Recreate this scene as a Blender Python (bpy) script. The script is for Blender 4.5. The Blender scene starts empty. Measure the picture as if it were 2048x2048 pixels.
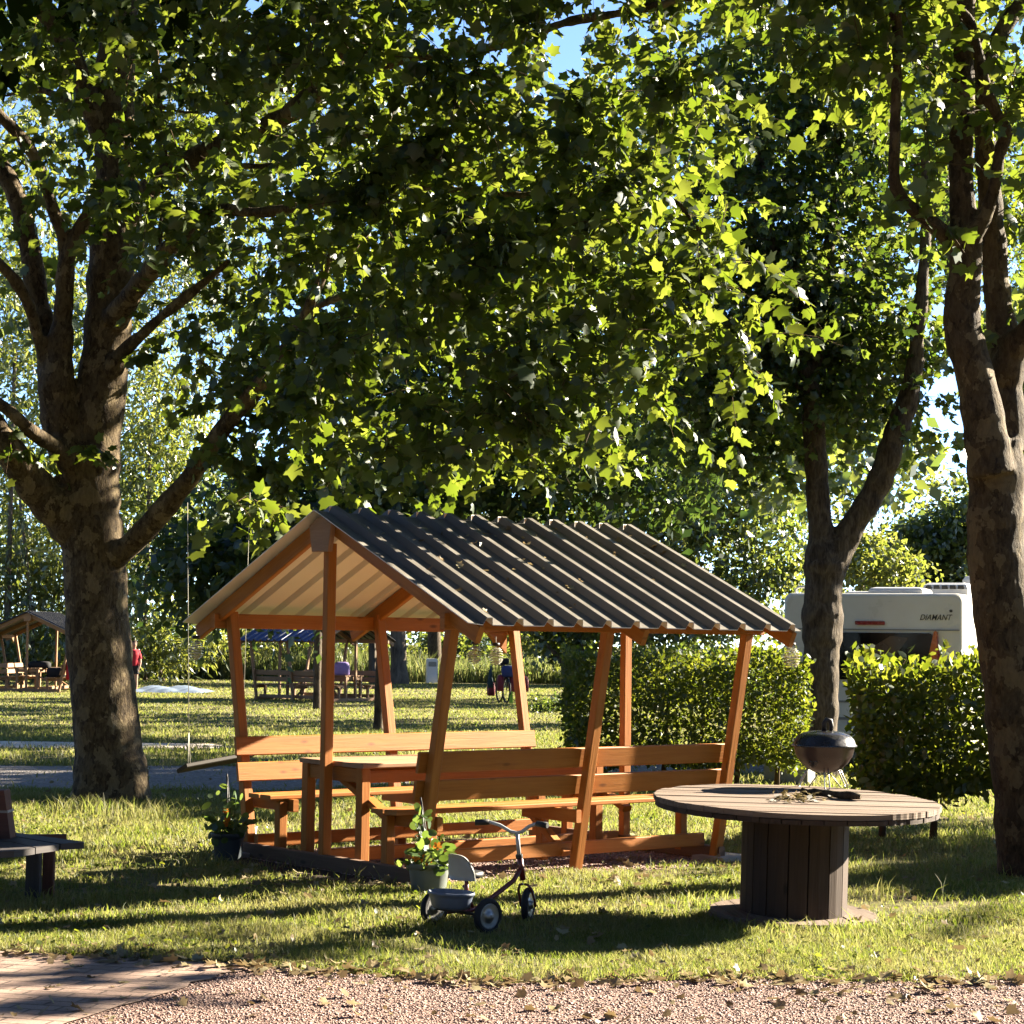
import bpy, math, random
import numpy as np
from mathutils import Vector, Matrix

random.seed(11)
rng = np.random.default_rng(11)
scene = bpy.context.scene
COL = scene.collection

# ------------------------------------------------------------------ camera
FPX, HOR, ROLL, EYE = 4100.0, 1283.0, 0.0135, 1.6       # focal length (px of a 2048 frame), horizon row, roll, eye height
pitch = math.atan((HOR - 1024) / FPX)
cF = Vector((0, math.cos(pitch), math.sin(pitch)))
_R0 = Vector((1, 0, 0)); _U0 = Vector((0, -math.sin(pitch), math.cos(pitch)))
cU = _U0 * math.cos(ROLL) - _R0 * math.sin(ROLL)
cR = _R0 * math.cos(ROLL) + _U0 * math.sin(ROLL)
CAM = Vector((0, 0, EYE))
cd = bpy.data.cameras.new('camera'); co = bpy.data.objects.new('camera', cd); COL.objects.link(co)
cd.sensor_width = 36; cd.lens = 36 * FPX / 2048; cd.clip_end = 2000; cd.clip_start = 0.1
co.matrix_world = Matrix((( cR.x, cU.x, -cF.x, CAM.x), (cR.y, cU.y, -cF.y, CAM.y), (cR.z, cU.z, -cF.z, CAM.z), (0, 0, 0, 1)))
scene.camera = co

def ray(px, py):
    return cF + cR * ((px - 1024) / FPX) + cU * ((1024 - py) / FPX)
def at(px, py, Y):
    d = ray(px, py); return CAM + d * (Y / d.y)
def gnd(px, py, z=0.0):
    d = ray(px, py); return CAM + d * ((z - EYE) / d.z)
def ppm(Y): return FPX / Y           # pixels per metre at depth Y

# ------------------------------------------------------------------ light
SUN_AZ, SUN_EL = math.radians(29.5), math.radians(24)      # azimuth measured from +x towards +y
SUN = Vector((math.cos(SUN_EL) * math.cos(SUN_AZ), math.cos(SUN_EL) * math.sin(SUN_AZ), math.sin(SUN_EL)))
w = bpy.data.worlds.new('World'); scene.world = w; w.use_nodes = True
nt = w.node_tree; nt.nodes.clear()
sky = nt.nodes.new('ShaderNodeTexSky'); sky.sky_type = 'NISHITA'; sky.sun_disc = False
sky.sun_elevation = SUN_EL; sky.sun_rotation = math.pi / 2 - SUN_AZ
sky.dust_density = .2; sky.air_density = .6; sky.ozone_density = 2.0; sky.altitude = 2500
bg = nt.nodes.new('ShaderNodeBackground'); bg.inputs[1].default_value = 0.05
ow = nt.nodes.new('ShaderNodeOutputWorld')
nt.links.new(sky.outputs[0], bg.inputs[0]); nt.links.new(bg.outputs[0], ow.inputs[0])
sl = bpy.data.lights.new('sun', 'SUN'); sl.energy = 5.0; sl.angle = math.radians(0.5); sl.color = (1.0, 0.88, 0.68)
so = bpy.data.objects.new('sun', sl); COL.objects.link(so)
so.rotation_euler = SUN.to_track_quat('Z', 'Y').to_euler(); so.location = (30, 20, 30)
scene.view_settings.view_transform = 'Standard'; scene.view_settings.look = 'None'
scene.view_settings.exposure = 3.25; scene.view_settings.gamma = 1
scene.render.engine = 'CYCLES'
cy = scene.cycles
cy.use_denoising = True; cy.max_bounces = 7; cy.diffuse_bounces = 3; cy.glossy_bounces = 2
cy.transmission_bounces = 3; cy.transparent_max_bounces = 6; cy.sample_clamp_indirect = 6
cy.use_adaptive_sampling = True; cy.adaptive_threshold = 0.015
try: cy.denoising_input_passes = 'RGB_ALBEDO_NORMAL'; cy.denoising_prefilter = 'ACCURATE'
except Exception: pass

# ------------------------------------------------------------------ materials
class NT:
    def __init__(s, name):
        s.m = bpy.data.materials.new(name); s.m.use_nodes = True
        s.t = s.m.node_tree; s.t.nodes.clear(); s.out = s.n('OutputMaterial')
    def n(s, typ, **kw):
        nd = s.t.nodes.new('ShaderNode' + typ)
        for k, v in kw.items(): setattr(nd, k, v)
        return nd
    def l(s, a, b): s.t.links.new(a, b)
    def coord(s, kind='Object', scale=(1, 1, 1)):
        tc = s.n('TexCoord'); mp = s.n('Mapping'); mp.inputs['Scale'].default_value = scale
        s.l(tc.outputs[kind], mp.inputs[0]); return mp.outputs[0]
    def noise(s, vec, scale, detail=4, rough=.55, dist=0.0):
        nd = s.n('TexNoise'); nd.inputs['Scale'].default_value = scale; nd.inputs['Detail'].default_value = detail
        nd.inputs['Roughness'].default_value = rough; nd.inputs['Distortion'].default_value = dist
        if vec is not None: s.l(vec, nd.inputs['Vector'])
        return nd.outputs['Fac']
    def ramp(s, fac, stops, interp='LINEAR'):
        r = s.n('ValToRGB'); r.color_ramp.interpolation = interp; els = r.color_ramp.elements
        while len(els) < len(stops): els.new(0.5)
        for e, (p, c) in zip(els, stops):
            e.position = p; e.color = (*c, 1) if len(c) == 3 else c
        s.l(fac, r.inputs[0]); return r.outputs[0]
    def mix(s, fac, a, b, mode='MIX'):
        nd = s.n('MixRGB'); nd.blend_type = mode
        for i, v in zip((0, 1, 2), (fac, a, b)):
            if isinstance(v, (int, float)): nd.inputs[i].default_value = v
            elif isinstance(v, tuple): nd.inputs[i].default_value = (*v, 1)
            else: s.l(v, nd.inputs[i])
        return nd.outputs[0]
    def bump(s, h, strength=.3, dist=.01):
        b = s.n('Bump'); b.inputs['Strength'].default_value = strength; b.inputs['Distance'].default_value = dist
        s.l(h, b.inputs['Height']); return b.outputs[0]
    def principled(s, col, rough=.6, spec=.4, metal=0.0, normal=None):
        p = s.n('BsdfPrincipled')
        for k, v in (('Base Color', col), ('Roughness', rough), ('Specular IOR Level', spec), ('Metallic', metal)):
            if isinstance(v, (int, float)): p.inputs[k].default_value = v
            elif isinstance(v, tuple): p.inputs[k].default_value = (*v, 1)
            else: s.l(v, p.inputs[k])
        if normal is not None: s.l(normal, p.inputs['Normal'])
        s.l(p.outputs[0], s.out.inputs[0]); return p

KA = .66          # overall albedo level, balanced against the exposure
def ka(c): return tuple(x * KA for x in c)
def mat_wood(name, dark, mid, light, rough=.65, grain=1.0, bump=.25, knots=True, spec=.25):
    dark, mid, light = ka(dark), ka(mid), ka(light)
    t = NT(name); uv = t.coord('UV', (3 * grain, 60 * grain, 1))
    g = t.noise(uv, 1.0, 6, .6, .6); uv2 = t.coord('UV', (1.3, 9, 1)); g2 = t.noise(uv2, 1.5, 3)
    c = t.ramp(g, [(.25, dark), (.5, mid), (.75, light)])
    c = t.mix(.45, c, t.ramp(g2, [(.3, dark), (.55, mid), (.75, light)]))
    if knots:
        v = t.n('TexVoronoi'); v.feature = 'F1'; v.inputs['Scale'].default_value = 1.0; v.inputs['Randomness'].default_value = 1
        t.l(t.coord('UV', (3.5, 9.5, 1)), v.inputs['Vector'])
        k = t.ramp(v.outputs['Distance'], [(.06, (1, 1, 1)), (.17, (0, 0, 0))])
        c = t.mix(k, c, tuple(x * .38 for x in dark))
    gi = t.n('NewGeometry')
    c = t.mix(.25, c, t.ramp(gi.outputs['Random Per Island'], [(0, dark), (.5, mid), (1, light)]))
    t.principled(c, rough, spec, normal=t.bump(g, bump, .004)); return t.m

def mat_leaf(name, cols, trans, gloss=.08, tmix=.5, grough=.38, straw=None):
    cols = [ka(c) for c in cols]; trans = [ka(c) for c in trans]
    t = NT(name); gi = t.n('NewGeometry'); r = gi.outputs['Random Per Island']
    n = len(cols)
    c = t.ramp(r, [((i + .5) / n, cc) for i, cc in enumerate(cols)])
    ct = t.ramp(r, [((i + .5) / len(trans), cc) for i, cc in enumerate(trans)])
    vein = t.noise(t.coord('Object'), 9, 3)
    c = t.mix(.35, c, t.ramp(vein, [(.3, cols[0]), (.7, cols[-1])]))
    if straw:                                   # worn, drier patches of the lawn
        n1 = t.noise(t.coord('Object'), 1.1, 5, .62); n2 = t.noise(t.coord('Object'), 7, 4, .6)
        f = t.ramp(t.mix(.4, n1, n2), [(.44, (0, 0, 0)), (.62, (.75, .75, .75))]); c = t.mix(f, c, ka(straw)); ct = t.mix(f, ct, ka(tuple(x * 1.5 for x in straw)))
    d = t.n('BsdfDiffuse'); t.l(c, d.inputs[0]); tr = t.n('BsdfTranslucent'); t.l(ct, tr.inputs[0])
    m = t.n('MixShader'); m.inputs[0].default_value = tmix; t.l(d.outputs[0], m.inputs[1]); t.l(tr.outputs[0], m.inputs[2])
    if gloss > 0:
        g = t.n('BsdfGlossy'); g.inputs['Roughness'].default_value = grough; g.inputs[0].default_value = (.9, .95, 1, 1)
        m2 = t.n('MixShader'); m2.inputs[0].default_value = gloss; t.l(m.outputs[0], m2.inputs[1]); t.l(g.outputs[0], m2.inputs[2]); m = m2
    t.l(m.outputs[0], t.out.inputs[0]); return t.m

def mat_plain(name, col, rough=.5, spec=.4, metal=0.0, var=.25, scale=14, bump=0.0):
    col = ka(col); t = NT(name); n = t.noise(t.coord('Object'), scale, 5)
    c = t.mix(var, col, t.ramp(n, [(.3, tuple(x * .45 for x in col)), (.7, tuple(min(1, x * 1.25) for x in col))]))
    r = t.ramp(n, [(.3, (max(0, rough - .12),) * 3), (.7, (min(1, rough + .15),) * 3)])
    t.principled(c, r, spec, metal, t.bump(n, bump, .01) if bump else None); return t.m

def mat_bark(name, cols, scale, bump=.6, patchy=True):
    cols = [ka(c) for c in cols]; t = NT(name); v = t.coord('Object', (1, 1, .55)); v2 = t.coord('Object', (1, 1, .45 if patchy else .18))
    n1 = t.noise(v, scale, 3, .5, .3); n2 = t.noise(v2, scale * 5, 6, .65, .5)
    if patchy:       # plates of shed bark: dark and pale islands on a brown ground
        na = t.noise(t.coord('Object', (1.7, 1.7, 1)), scale * .9, 4, .55, .4); nb_ = t.noise(t.coord('Object', (1.5, 1.5, 1.1)), scale * .55, 4, .6, .2)
        c = t.ramp(n1, [(.35, cols[1]), (.65, cols[3])])
        c = t.mix(t.ramp(na, [(.525, (0, 0, 0)), (.545, (.85, .85, .85))]), c, cols[0]); c = t.mix(t.ramp(nb_, [(.55, (0, 0, 0)), (.565, (.75, .75, .75))]), c, cols[2])
    else: c = t.ramp(n1, [(.36, cols[0]), (.45, cols[1]), (.53, cols[2]), (.6, cols[1]), (.68, cols[3])])
    c = t.mix(.3 if patchy else .5, c, t.ramp(n2, [(.35, tuple(x * .35 for x in cols[0])), (.65, cols[2])]))
    h = t.mix(.55, n1, n2)
    t.principled(c, .85, .15, normal=t.bump(h, bump, .035)); return t.m

M = {}
M['orange_wood'] = mat_wood('orange_stained_timber', (.29, .088, .011), (.47, .165, .024), (.61, .25, .055), rough=.55, bump=.4)
M['weathered_orange'] = mat_wood('weathered_timber', (.20, .11, .055), (.32, .18, .09), (.43, .26, .14))
M['grey_beam'] = mat_wood('soil_stained_timber', (.10, .06, .04), (.17, .10, .06), (.24, .15, .10), rough=.8)
M['table_wood'] = mat_wood('sun_bleached_table_boards', (.30, .15, .07), (.42, .24, .13), (.52, .33, .20), knots=False)
M['drum_top'] = mat_wood('silvered_drum_boards', (.07, .045, .032), (.19, .135, .10), (.32, .25, .20), rough=.8, bump=.8, knots=False)
M['drum_side'] = mat_wood('dark_drum_staves', (.03, .018, .012), (.06, .037, .026), (.095, .062, .045), rough=.75, bump=.4)
M['dark_bench'] = mat_wood('grey_bench_boards', (.03, .025, .025), (.06, .052, .052), (.105, .095, .092), rough=.7, knots=False)
M['bench_red'] = mat_wood('red_brown_bench_block', (.07, .03, .022), (.12, .05, .035), (.17, .08, .055), rough=.7)
M['swing_wood'] = mat_wood('dark_swing_board', (.018, .012, .008), (.03, .021, .015), (.05, .035, .025), rough=.7, knots=False)
M['roof_top'] = mat_plain('anthracite_roof_sheet', (.165, .15, .13), .55, .2, 0, .35, 5)
M['roof_under'] = mat_plain('cream_roof_underside', (.95, .92, .86), .5, .3, 0, .12, 4)
M['roof_blue'] = mat_plain('blue_roof_sheet', (.04, .07, .20), .4, .4, 0, .3, 5)
M['roof_black'] = mat_plain('black_roof_sheet', (.04, .04, .045), .5, .3, 0, .3, 5)
M['plane_bark'] = mat_bark('mottled_plane_bark', [(.028, .016, .009), (.075, .05, .027), (.27, .205, .115), (.125, .088, .046)], 7.5, .8)
M['dark_plane_bark'] = mat_bark('dark_plane_bark', [(.022, .013, .008), (.055, .036, .02), (.18, .135, .075), (.085, .058, .03)], 7, .9)
M['rough_bark'] = mat_bark('lichened_bark', [(.03, .02, .013), (.07, .05, .033), (.15, .115, .075), (.11, .085, .05)], 7, 1.0, False)
M['far_bark'] = mat_bark('grey_bark', [(.07, .055, .04), (.12, .095, .07), (.2, .16, .12), (.15, .12, .09)], 2, .5, False)
M['twig'] = mat_plain('twig', (.10, .065, .035), .8, .1)
M['plane_leaf'] = mat_leaf('plane_leaf', [(.036, .060, .008), (.050, .078, .011), (.068, .098, .015)], [(.13, .19, .012), (.19, .25, .02), (.26, .305, .035)], .035, .5, .45)
M['maple_leaf'] = mat_leaf('maple_leaf', [(.026, .048, .010), (.038, .066, .013), (.054, .086, .018)], [(.10, .17, .016), (.16, .225, .022), (.23, .285, .038)], .03, .48, .45)
M['willow_leaf'] = mat_leaf('pale_tree_leaf', [(.032, .06, .012), (.05, .08, .016), (.075, .105, .025)], [(.24, .30, .035), (.33, .37, .05), (.42, .43, .08)], .05, .5)
M['ash_leaf'] = mat_leaf('mid_tree_leaf', [(.022, .045, .012), (.035, .062, .016), (.052, .08, .022)], [(.17, .24, .03), (.25, .31, .04), (.33, .37, .06)], .05, .48)
M['shade_leaf'] = mat_leaf('darkened_unseen_leaf', [(.010, .020, .005), (.016, .03, .008), (.022, .038, .010)], [(.03, .05, .006), (.05, .075, .01)], 0, .35)  # leaf darkened so the added unseen crowns bounce less light
M['conifer_leaf'] = mat_leaf('dark_tree_leaf', [(.012, .028, .008), (.02, .042, .012), (.03, .055, .015)], [(.07, .13, .02), (.11, .18, .025), (.15, .21, .03)], .03, .4)
M['hedge_leaf'] = mat_leaf('hornbeam_leaf', [(.03, .05, .008), (.045, .07, .011), (.065, .09, .014)], [(.18, .25, .014), (.28, .335, .022), (.38, .40, .04)], .03, .42, .45)
M['nast_leaf'] = mat_leaf('nasturtium_leaf', [(.04, .08, .02), (.06, .11, .03), (.09, .14, .05)], [(.18, .28, .04), (.25, .34, .06)], .025, .4, .5)
M['petal'] = mat_leaf('orange_petal', [(.65, .16, .02), (.75, .22, .03)], [(.7, .25, .03), (.8, .3, .04)], 0, .35)
M['dry_leaf'] = mat_leaf('dry_leaf', [(.13, .08, .04), (.24, .165, .085), (.36, .28, .165), (.42, .38, .22)], [(.25, .17, .08), (.32, .24, .12)], .02, .25)
M['moss'] = mat_leaf('dried_moss_and_leaves', [(.07, .06, .02), (.13, .10, .045), (.20, .15, .07), (.26, .20, .11)], [(.15, .12, .04)], .01, .2)
M['grass'] = mat_leaf('grass_blade', [(.06, .085, .012), (.10, .115, .018), (.12, .145, .026), (.28, .25, .11)], [(.21, .30, .025), (.31, .375, .045), (.44, .43, .14)], .012, .45, .5, straw=(.27, .24, .10))
M['tall_grass'] = mat_leaf('tall_grass_blade', [(.045, .07, .02), (.07, .095, .03), (.12, .13, .055)], [(.16, .22, .05), (.24, .28, .08), (.36, .36, .13)], .01, .45)
M['black_enamel'] = mat_plain('black_enamel', (.022, .02, .022), .28, .5, 0, .4, 30)
M['brown_enamel'] = mat_plain('sooty_brown_enamel', (.04, .023, .019), .35, .5, 0, .6, 12)
M['black_plastic'] = mat_plain('black_plastic', (.018, .018, .02), .5, .4)
M['rubber'] = mat_plain('tyre_rubber', (.022, .022, .026), .75, .3, 0, .4, 40)
M['steel'] = mat_plain('bright_steel', (.42, .42, .42), .38, .5, .9, .3)
M['red_paint'] = mat_plain('dark_red_paint', (.14, .012, .014), .35, .5, 0, .3)
M['grey_paint'] = mat_plain('pale_grey_paint', (.42, .44, .46), .35, .5, 0, .15)
M['grey_plastic'] = mat_plain('grey_seat_plastic', (.36, .37, .35), .45, .4, 0, .15)
M['tray'] = mat_plain('blue_grey_tray_plastic', (.13, .16, .23), .45, .4, 0, .15)
M['pot_grey'] = mat_plain('grey_pot_plastic', (.17, .19, .18), .5, .35, 0, .3)
M['pot_dark'] = mat_plain('dark_pot_plastic', (.035, .048, .06), .5, .35, 0, .3)
M['soil'] = mat_plain('soil', (.05, .035, .025), .95, .1, 0, .6, 30, .6)
M['white_plastic'] = mat_plain('white_plastic', (.75, .75, .76), .5, .4, 0, .1)
M['rope'] = mat_plain('pale_rope', (.55, .52, .45), .9, .1)
M['caravan'] = mat_plain('cream_caravan_sheet', (.82, .79, .68), .35, .45, 0, .12, 3)
M['caravan_white'] = mat_plain('white_roof_plastic', (.75, .76, .78), .45, .4, 0, .1)
M['trim_grey'] = mat_plain('grey_trim', (.28, .28, .26), .5, .4)
M['dark_glass'] = mat_plain('dark_window', (.008, .007, .007), .12, .22, 0, .5, 2)
M['pane_reflection'] = mat_plain('painted_reflection_brown', (.045, .03, .024), .2, .5, 0, .5, 8)
M['lamp_red'] = mat_plain('red_lens', (.30, .015, .02), .25, .5)
M['lamp_orange'] = mat_plain('orange_lens', (.60, .13, .015), .25, .5)
M['plate_blue'] = mat_plain('plate_blue', (.02, .03, .25), .4, .4)
M['lettering'] = mat_plain('dark_lettering', (.06, .055, .05), .5, .3)
M['spinner'] = mat_plain('spinner_foil', (.75, .70, .55), .3, .6, .5, .3)
M['red_cloth'] = mat_plain('red_cloth', (.45, .02, .035), .8, .2)
M['darkred_cloth'] = mat_plain('dark_red_pannier', (.19, .014, .028), .6, .3)
M['blue_cloth'] = mat_plain('navy_cloth', (.03, .045, .16), .7, .3)
M['teal_cloth'] = mat_plain('dark_teal_cloth', (.03, .06, .07), .8, .2)
M['black_cloth'] = mat_plain('black_cloth', (.02, .02, .022), .85, .2)
M['purple'] = mat_plain('lilac_bag', (.33, .25, .60), .6, .3)
M['green_bag'] = mat_plain('lime_bag', (.22, .45, .05), .6, .3)
M['skin'] = mat_plain('skin', (.42, .24, .16), .6, .3)
M['hair'] = mat_plain('brown_hair', (.06, .035, .02), .7, .2)
M['sheet_blue'] = mat_plain('pale_blue_sheet', (.15, .20, .28), .6, .3)
M['slab'] = mat_plain('concrete_slab', (.36, .34, .30), .85, .2, 0, .4, 9, .3)

# ------------------------------------------------------------------ mesh builder
class MB:
    def __init__(s): s.v = []; s.f = []; s.uv = []; s.mi = []; s.k = 0; s.sm = []
    def face(s, idx, uv=None, smooth=False):
        s.f.append(tuple(idx)); s.mi.append(s.k); s.sm.append(smooth)
        s.uv.append(uv if uv else [(s.v[i][0], s.v[i][2] + s.v[i][1] * .7) for i in idx])
    def add(s, pts):
        b = len(s.v); s.v.extend([tuple(p) for p in pts]); return b
    def beam(s, p0, p1, wd, ht, up=(0, 0, 1), ch=.006):
        """a bar from p0 to p1, wd wide across, ht tall along up, with chamfered long edges; u runs along the grain"""
        p0 = Vector(p0); p1 = Vector(p1); a = (p1 - p0); L = a.length; a.normalize()
        up = Vector(up); sd = a.cross(up).normalized(); up = sd.cross(a).normalized()
        ch = min(ch, wd * .3, ht * .3); hw, hh = wd / 2, ht / 2
        prof = [(-hw + ch, -hh), (hw - ch, -hh), (hw, -hh + ch), (hw, hh - ch), (hw - ch, hh), (-hw + ch, hh), (-hw, hh - ch), (-hw, -hh + ch)]
        b = s.add([p0 + sd * x + up * y for x, y in prof]); s.add([p1 + sd * x + up * y for x, y in prof])
        ou, ov = random.random() * 20, random.random() * 20; vv = 0
        for i in range(8):
            j = (i + 1) % 8; d = math.dist(prof[i], prof[j])
            s.face((b + i, b + j, b + 8 + j, b + 8 + i), [(ou, ov + vv), (ou, ov + vv + d), (ou + L, ov + vv + d), (ou + L, ov + vv)]); vv += d
        s.face([b + i for i in range(7, -1, -1)], [(ou + prof[i][0] * .2, ov + prof[i][1]) for i in range(7, -1, -1)])
        s.face([b + 8 + i for i in range(8)], [(ou + prof[i][0] * .2, ov + prof[i][1]) for i in range(8)])
        return s
    def box(s, c, size, rz=0, ch=.006):
        c = Vector(c); d = Vector((math.cos(rz), math.sin(rz), 0)) * (size[0] / 2)
        return s.beam(c - d, c + d, size[1], size[2], ch=ch)
    def tube(s, pts, rad, n=8, cap=True, smooth=True):
        pts = [Vector(p) for p in pts]; m = len(pts)
        if not hasattr(rad, '__len__'): rad = [rad] * m
        t0 = (pts[1] - pts[0]).normalized(); ref = Vector((0, 0, 1)) if abs(t0.z) < .9 else Vector((1, 0, 0))
        sd = t0.cross(ref).normalized(); b = len(s.v); L = 0
        for i in range(m):
            t = (pts[min(i + 1, m - 1)] - pts[max(i - 1, 0)]).normalized()
            sd = (sd - t * sd.dot(t)).normalized(); up = t.cross(sd)
            for k in range(n):
                a = 2 * math.pi * k / n; s.v.append(tuple(pts[i] + (sd * math.cos(a) + up * math.sin(a)) * rad[i]))
        for i in range(m - 1):
            d = (pts[i + 1] - pts[i]).length
            for k in range(n):
                j = (k + 1) % n; r = rad[i] * 6.28 / n
                s.face((b + i * n + k, b + i * n + j, b + (i + 1) * n + j, b + (i + 1) * n + k), [(L, k * r), (L, k * r + r), (L + d, k * r + r), (L + d, k * r)], smooth)
            L += d
        if cap:
            s.face([b + k for k in range(n - 1, -1, -1)]); s.face([b + (m - 1) * n + k for k in range(n)])
        return s
    def lathe(s, prof, n=32, c=(0, 0, 0), ax=(0, 0, 1), smooth=True, closed=False):
        """prof: list of (radius, height) turned about the axis ax through c"""
        ax = Vector(ax).normalized(); c = Vector(c); ref = Vector((1, 0, 0)) if abs(ax.x) < .9 else Vector((0, 1, 0))
        e1 = (ref - ax * ref.dot(ax)).normalized(); e2 = ax.cross(e1); b = len(s.v); m = len(prof)
        for r, h in prof:
            for k in range(n):
                a = 2 * math.pi * k / n; s.v.append(tuple(c + ax * h + (e1 * math.cos(a) + e2 * math.sin(a)) * max(r, 1e-4)))
        for i in range(m if closed else m - 1):
            i2 = (i + 1) % m
            for k in range(n):
                j = (k + 1) % n; s.face((b + i * n + k, b + i * n + j, b + i2 * n + j, b + i2 * n + k), None, smooth)
        return s
    def prism(s, poly, z0, z1, T=None):
        """polygon in the xy plane extruded z0..z1, then placed with the matrix T"""
        n = len(poly); P = [Vector((x, y, z0)) for x, y in poly] + [Vector((x, y, z1)) for x, y in poly]
        if T is not None: P = [T @ p for p in P]
        b = s.add(P); L = [0]
        for i in range(n): L.append(L[-1] + math.dist(poly[i], poly[(i + 1) % n]))
        s.face([b + i for i in range(n - 1, -1, -1)], [poly[i] for i in range(n - 1, -1, -1)]); s.face([b + n + i for i in range(n)], [poly[i] for i in range(n)])
        for i in range(n):
            j = (i + 1) % n; s.face((b + i, b + j, b + n + j, b + n + i), [(L[i], z0), (L[i + 1], z0), (L[i + 1], z1), (L[i], z1)])
        return s
    def build(s, name, mats, parent=None, origin=None):
        if not isinstance(mats, (list, tuple)): mats = [mats]
        me = bpy.data.meshes.new(name); V = np.array(s.v, dtype=np.float32)
        me.from_pydata(V.tolist(), [], s.f)
        ul = me.uv_layers.new(name='UVMap'); ul.data.foreach_set('uv', np.array([c for u in s.uv for c in u], dtype=np.float32).ravel())
        for m in mats: me.materials.append(m)
        me.polygons.foreach_set('material_index', s.mi); me.polygons.foreach_set('use_smooth', s.sm); me.update()
        o = bpy.data.objects.new(name, me); COL.objects.link(o)
        if parent is not None: o.parent = parent
        if origin is not None:
            o.location = origin; me.transform(Matrix.Translation(-Vector(origin)))
        return o

def tag(o, label, cat, group=None, kind=None):
    if label: o['label'] = label
    if cat: o['category'] = cat
    if group: o['group'] = group
    if kind: o['kind'] = kind
    return o
def empty(name, loc=(0, 0, 0), rz=0.0, label=None, cat=None, group=None):
    o = bpy.data.objects.new(name, None); COL.objects.link(o); o.location = loc; o.rotation_euler = (0, 0, rz); o.empty_display_size = .1
    return tag(o, label, cat, group)
def copy_tree(o, parent=None):
    c = o.copy(); COL.objects.link(c); c.parent = parent
    for ch in o.children: copy_tree(ch, c)
    return c

def mesh_np(name, V, F, mats, parent=None, smooth=False):
    """mesh from arrays: V (n,3), F (m,k)"""
    me = bpy.data.meshes.new(name); V = np.ascontiguousarray(V, dtype=np.float32); F = np.ascontiguousarray(F, dtype=np.int32)
    me.vertices.add(len(V)); me.vertices.foreach_set('co', V.ravel())
    k = F.shape[1]; me.loops.add(F.size); me.loops.foreach_set('vertex_index', F.ravel())
    me.polygons.add(len(F)); me.polygons.foreach_set('loop_start', np.arange(0, F.size, k, dtype=np.int32))
    try: me.polygons.foreach_set('loop_total', np.full(len(F), k, dtype=np.int32))
    except Exception: pass
    if smooth: me.polygons.foreach_set('use_smooth', np.ones(len(F), dtype=bool))
    me.materials.append(mats); me.update(calc_edges=True); me.validate()
    o = bpy.data.objects.new(name, me); COL.objects.link(o)
    if parent is not None: o.parent = parent
    return o

# ------------------------------------------------------------------ leaves
def T_plane():
    out = [(0, .03), (.20, -.05), (.50, .12), (.41, .34), (.60, .62), (.29, .66), (.02, 1.0), (-.27, .65), (-.57, .66), (-.40, .35), (-.50, .15), (-.19, -.05)]
    V = [(x, y, -.22 * (x * x * 1.7 + 1.3 * max(0, y - .45) ** 2)) for x, y in out] + [(0, .38, .05)]
    return np.array(V), np.array([(12, i, (i + 1) % 12) for i in range(12)])
def T_diamond():
    V = [(0, 0, 0), (.34, .42, -.06), (0, 1, -.05), (-.34, .42, -.06)]
    return np.array(V), np.array([(0, 1, 2), (0, 2, 3)])
def T_ovate():
    V = [(0, 0, 0), (.26, .25, -.05), (.30, .58, -.06), (0, 1, -.08), (-.30, .58, -.06), (-.26, .25, -.05)]
    return np.array(V), np.array([(0, 1, 2), (0, 2, 3), (0, 3, 4), (0, 4, 5)])
def T_narrow():
    V = [(0, 0, 0), (.15, .4, -.03), (0, 1, -.08), (-.15, .4, -.03)]
    return np.array(V), np.array([(0, 1, 2), (0, 2, 3)])
def unit(a): return a / np.maximum(np.linalg.norm(a, axis=-1, keepdims=True), 1e-9)
def leaves(T, C, A, N, S):
    """instances template T at C with axis A, normal N, size S -> V, F"""
    tv, tf = T; A = unit(A); N = unit(N - A * (N * A).sum(1, keepdims=True)); B = np.cross(A, N)
    wv = (.68 + .42 * rng.random(len(C)))[:, None, None]; cv = (-.2 + 2.0 * rng.random(len(C)))[:, None, None]      # each leaf its own width and curl
    V = C[:, None] + S[:, None, None] * (wv * tv[None, :, 0, None] * B[:, None] + tv[None, :, 1, None] * A[:, None] + cv * tv[None, :, 2, None] * N[:, None])
    F = tf[None] + (np.arange(len(C)) * len(tv))[:, None, None]
    return V.reshape(-1, 3), F.reshape(-1, 3)
def in_ellipsoids(specs):
    """specs: (centre, radii, count) -> points filling the ellipsoids, denser towards the rim"""
    out = []
    for c, r, n in specs:
        d = unit(rng.normal(size=(n, 3))); rr = rng.random(n) ** (1 / 2.4)
        out.append(np.array(c)[None] + d * rr[:, None] * np.array(r)[None])
    return np.vstack(out)
S_NP = np.array(SUN)
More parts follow.
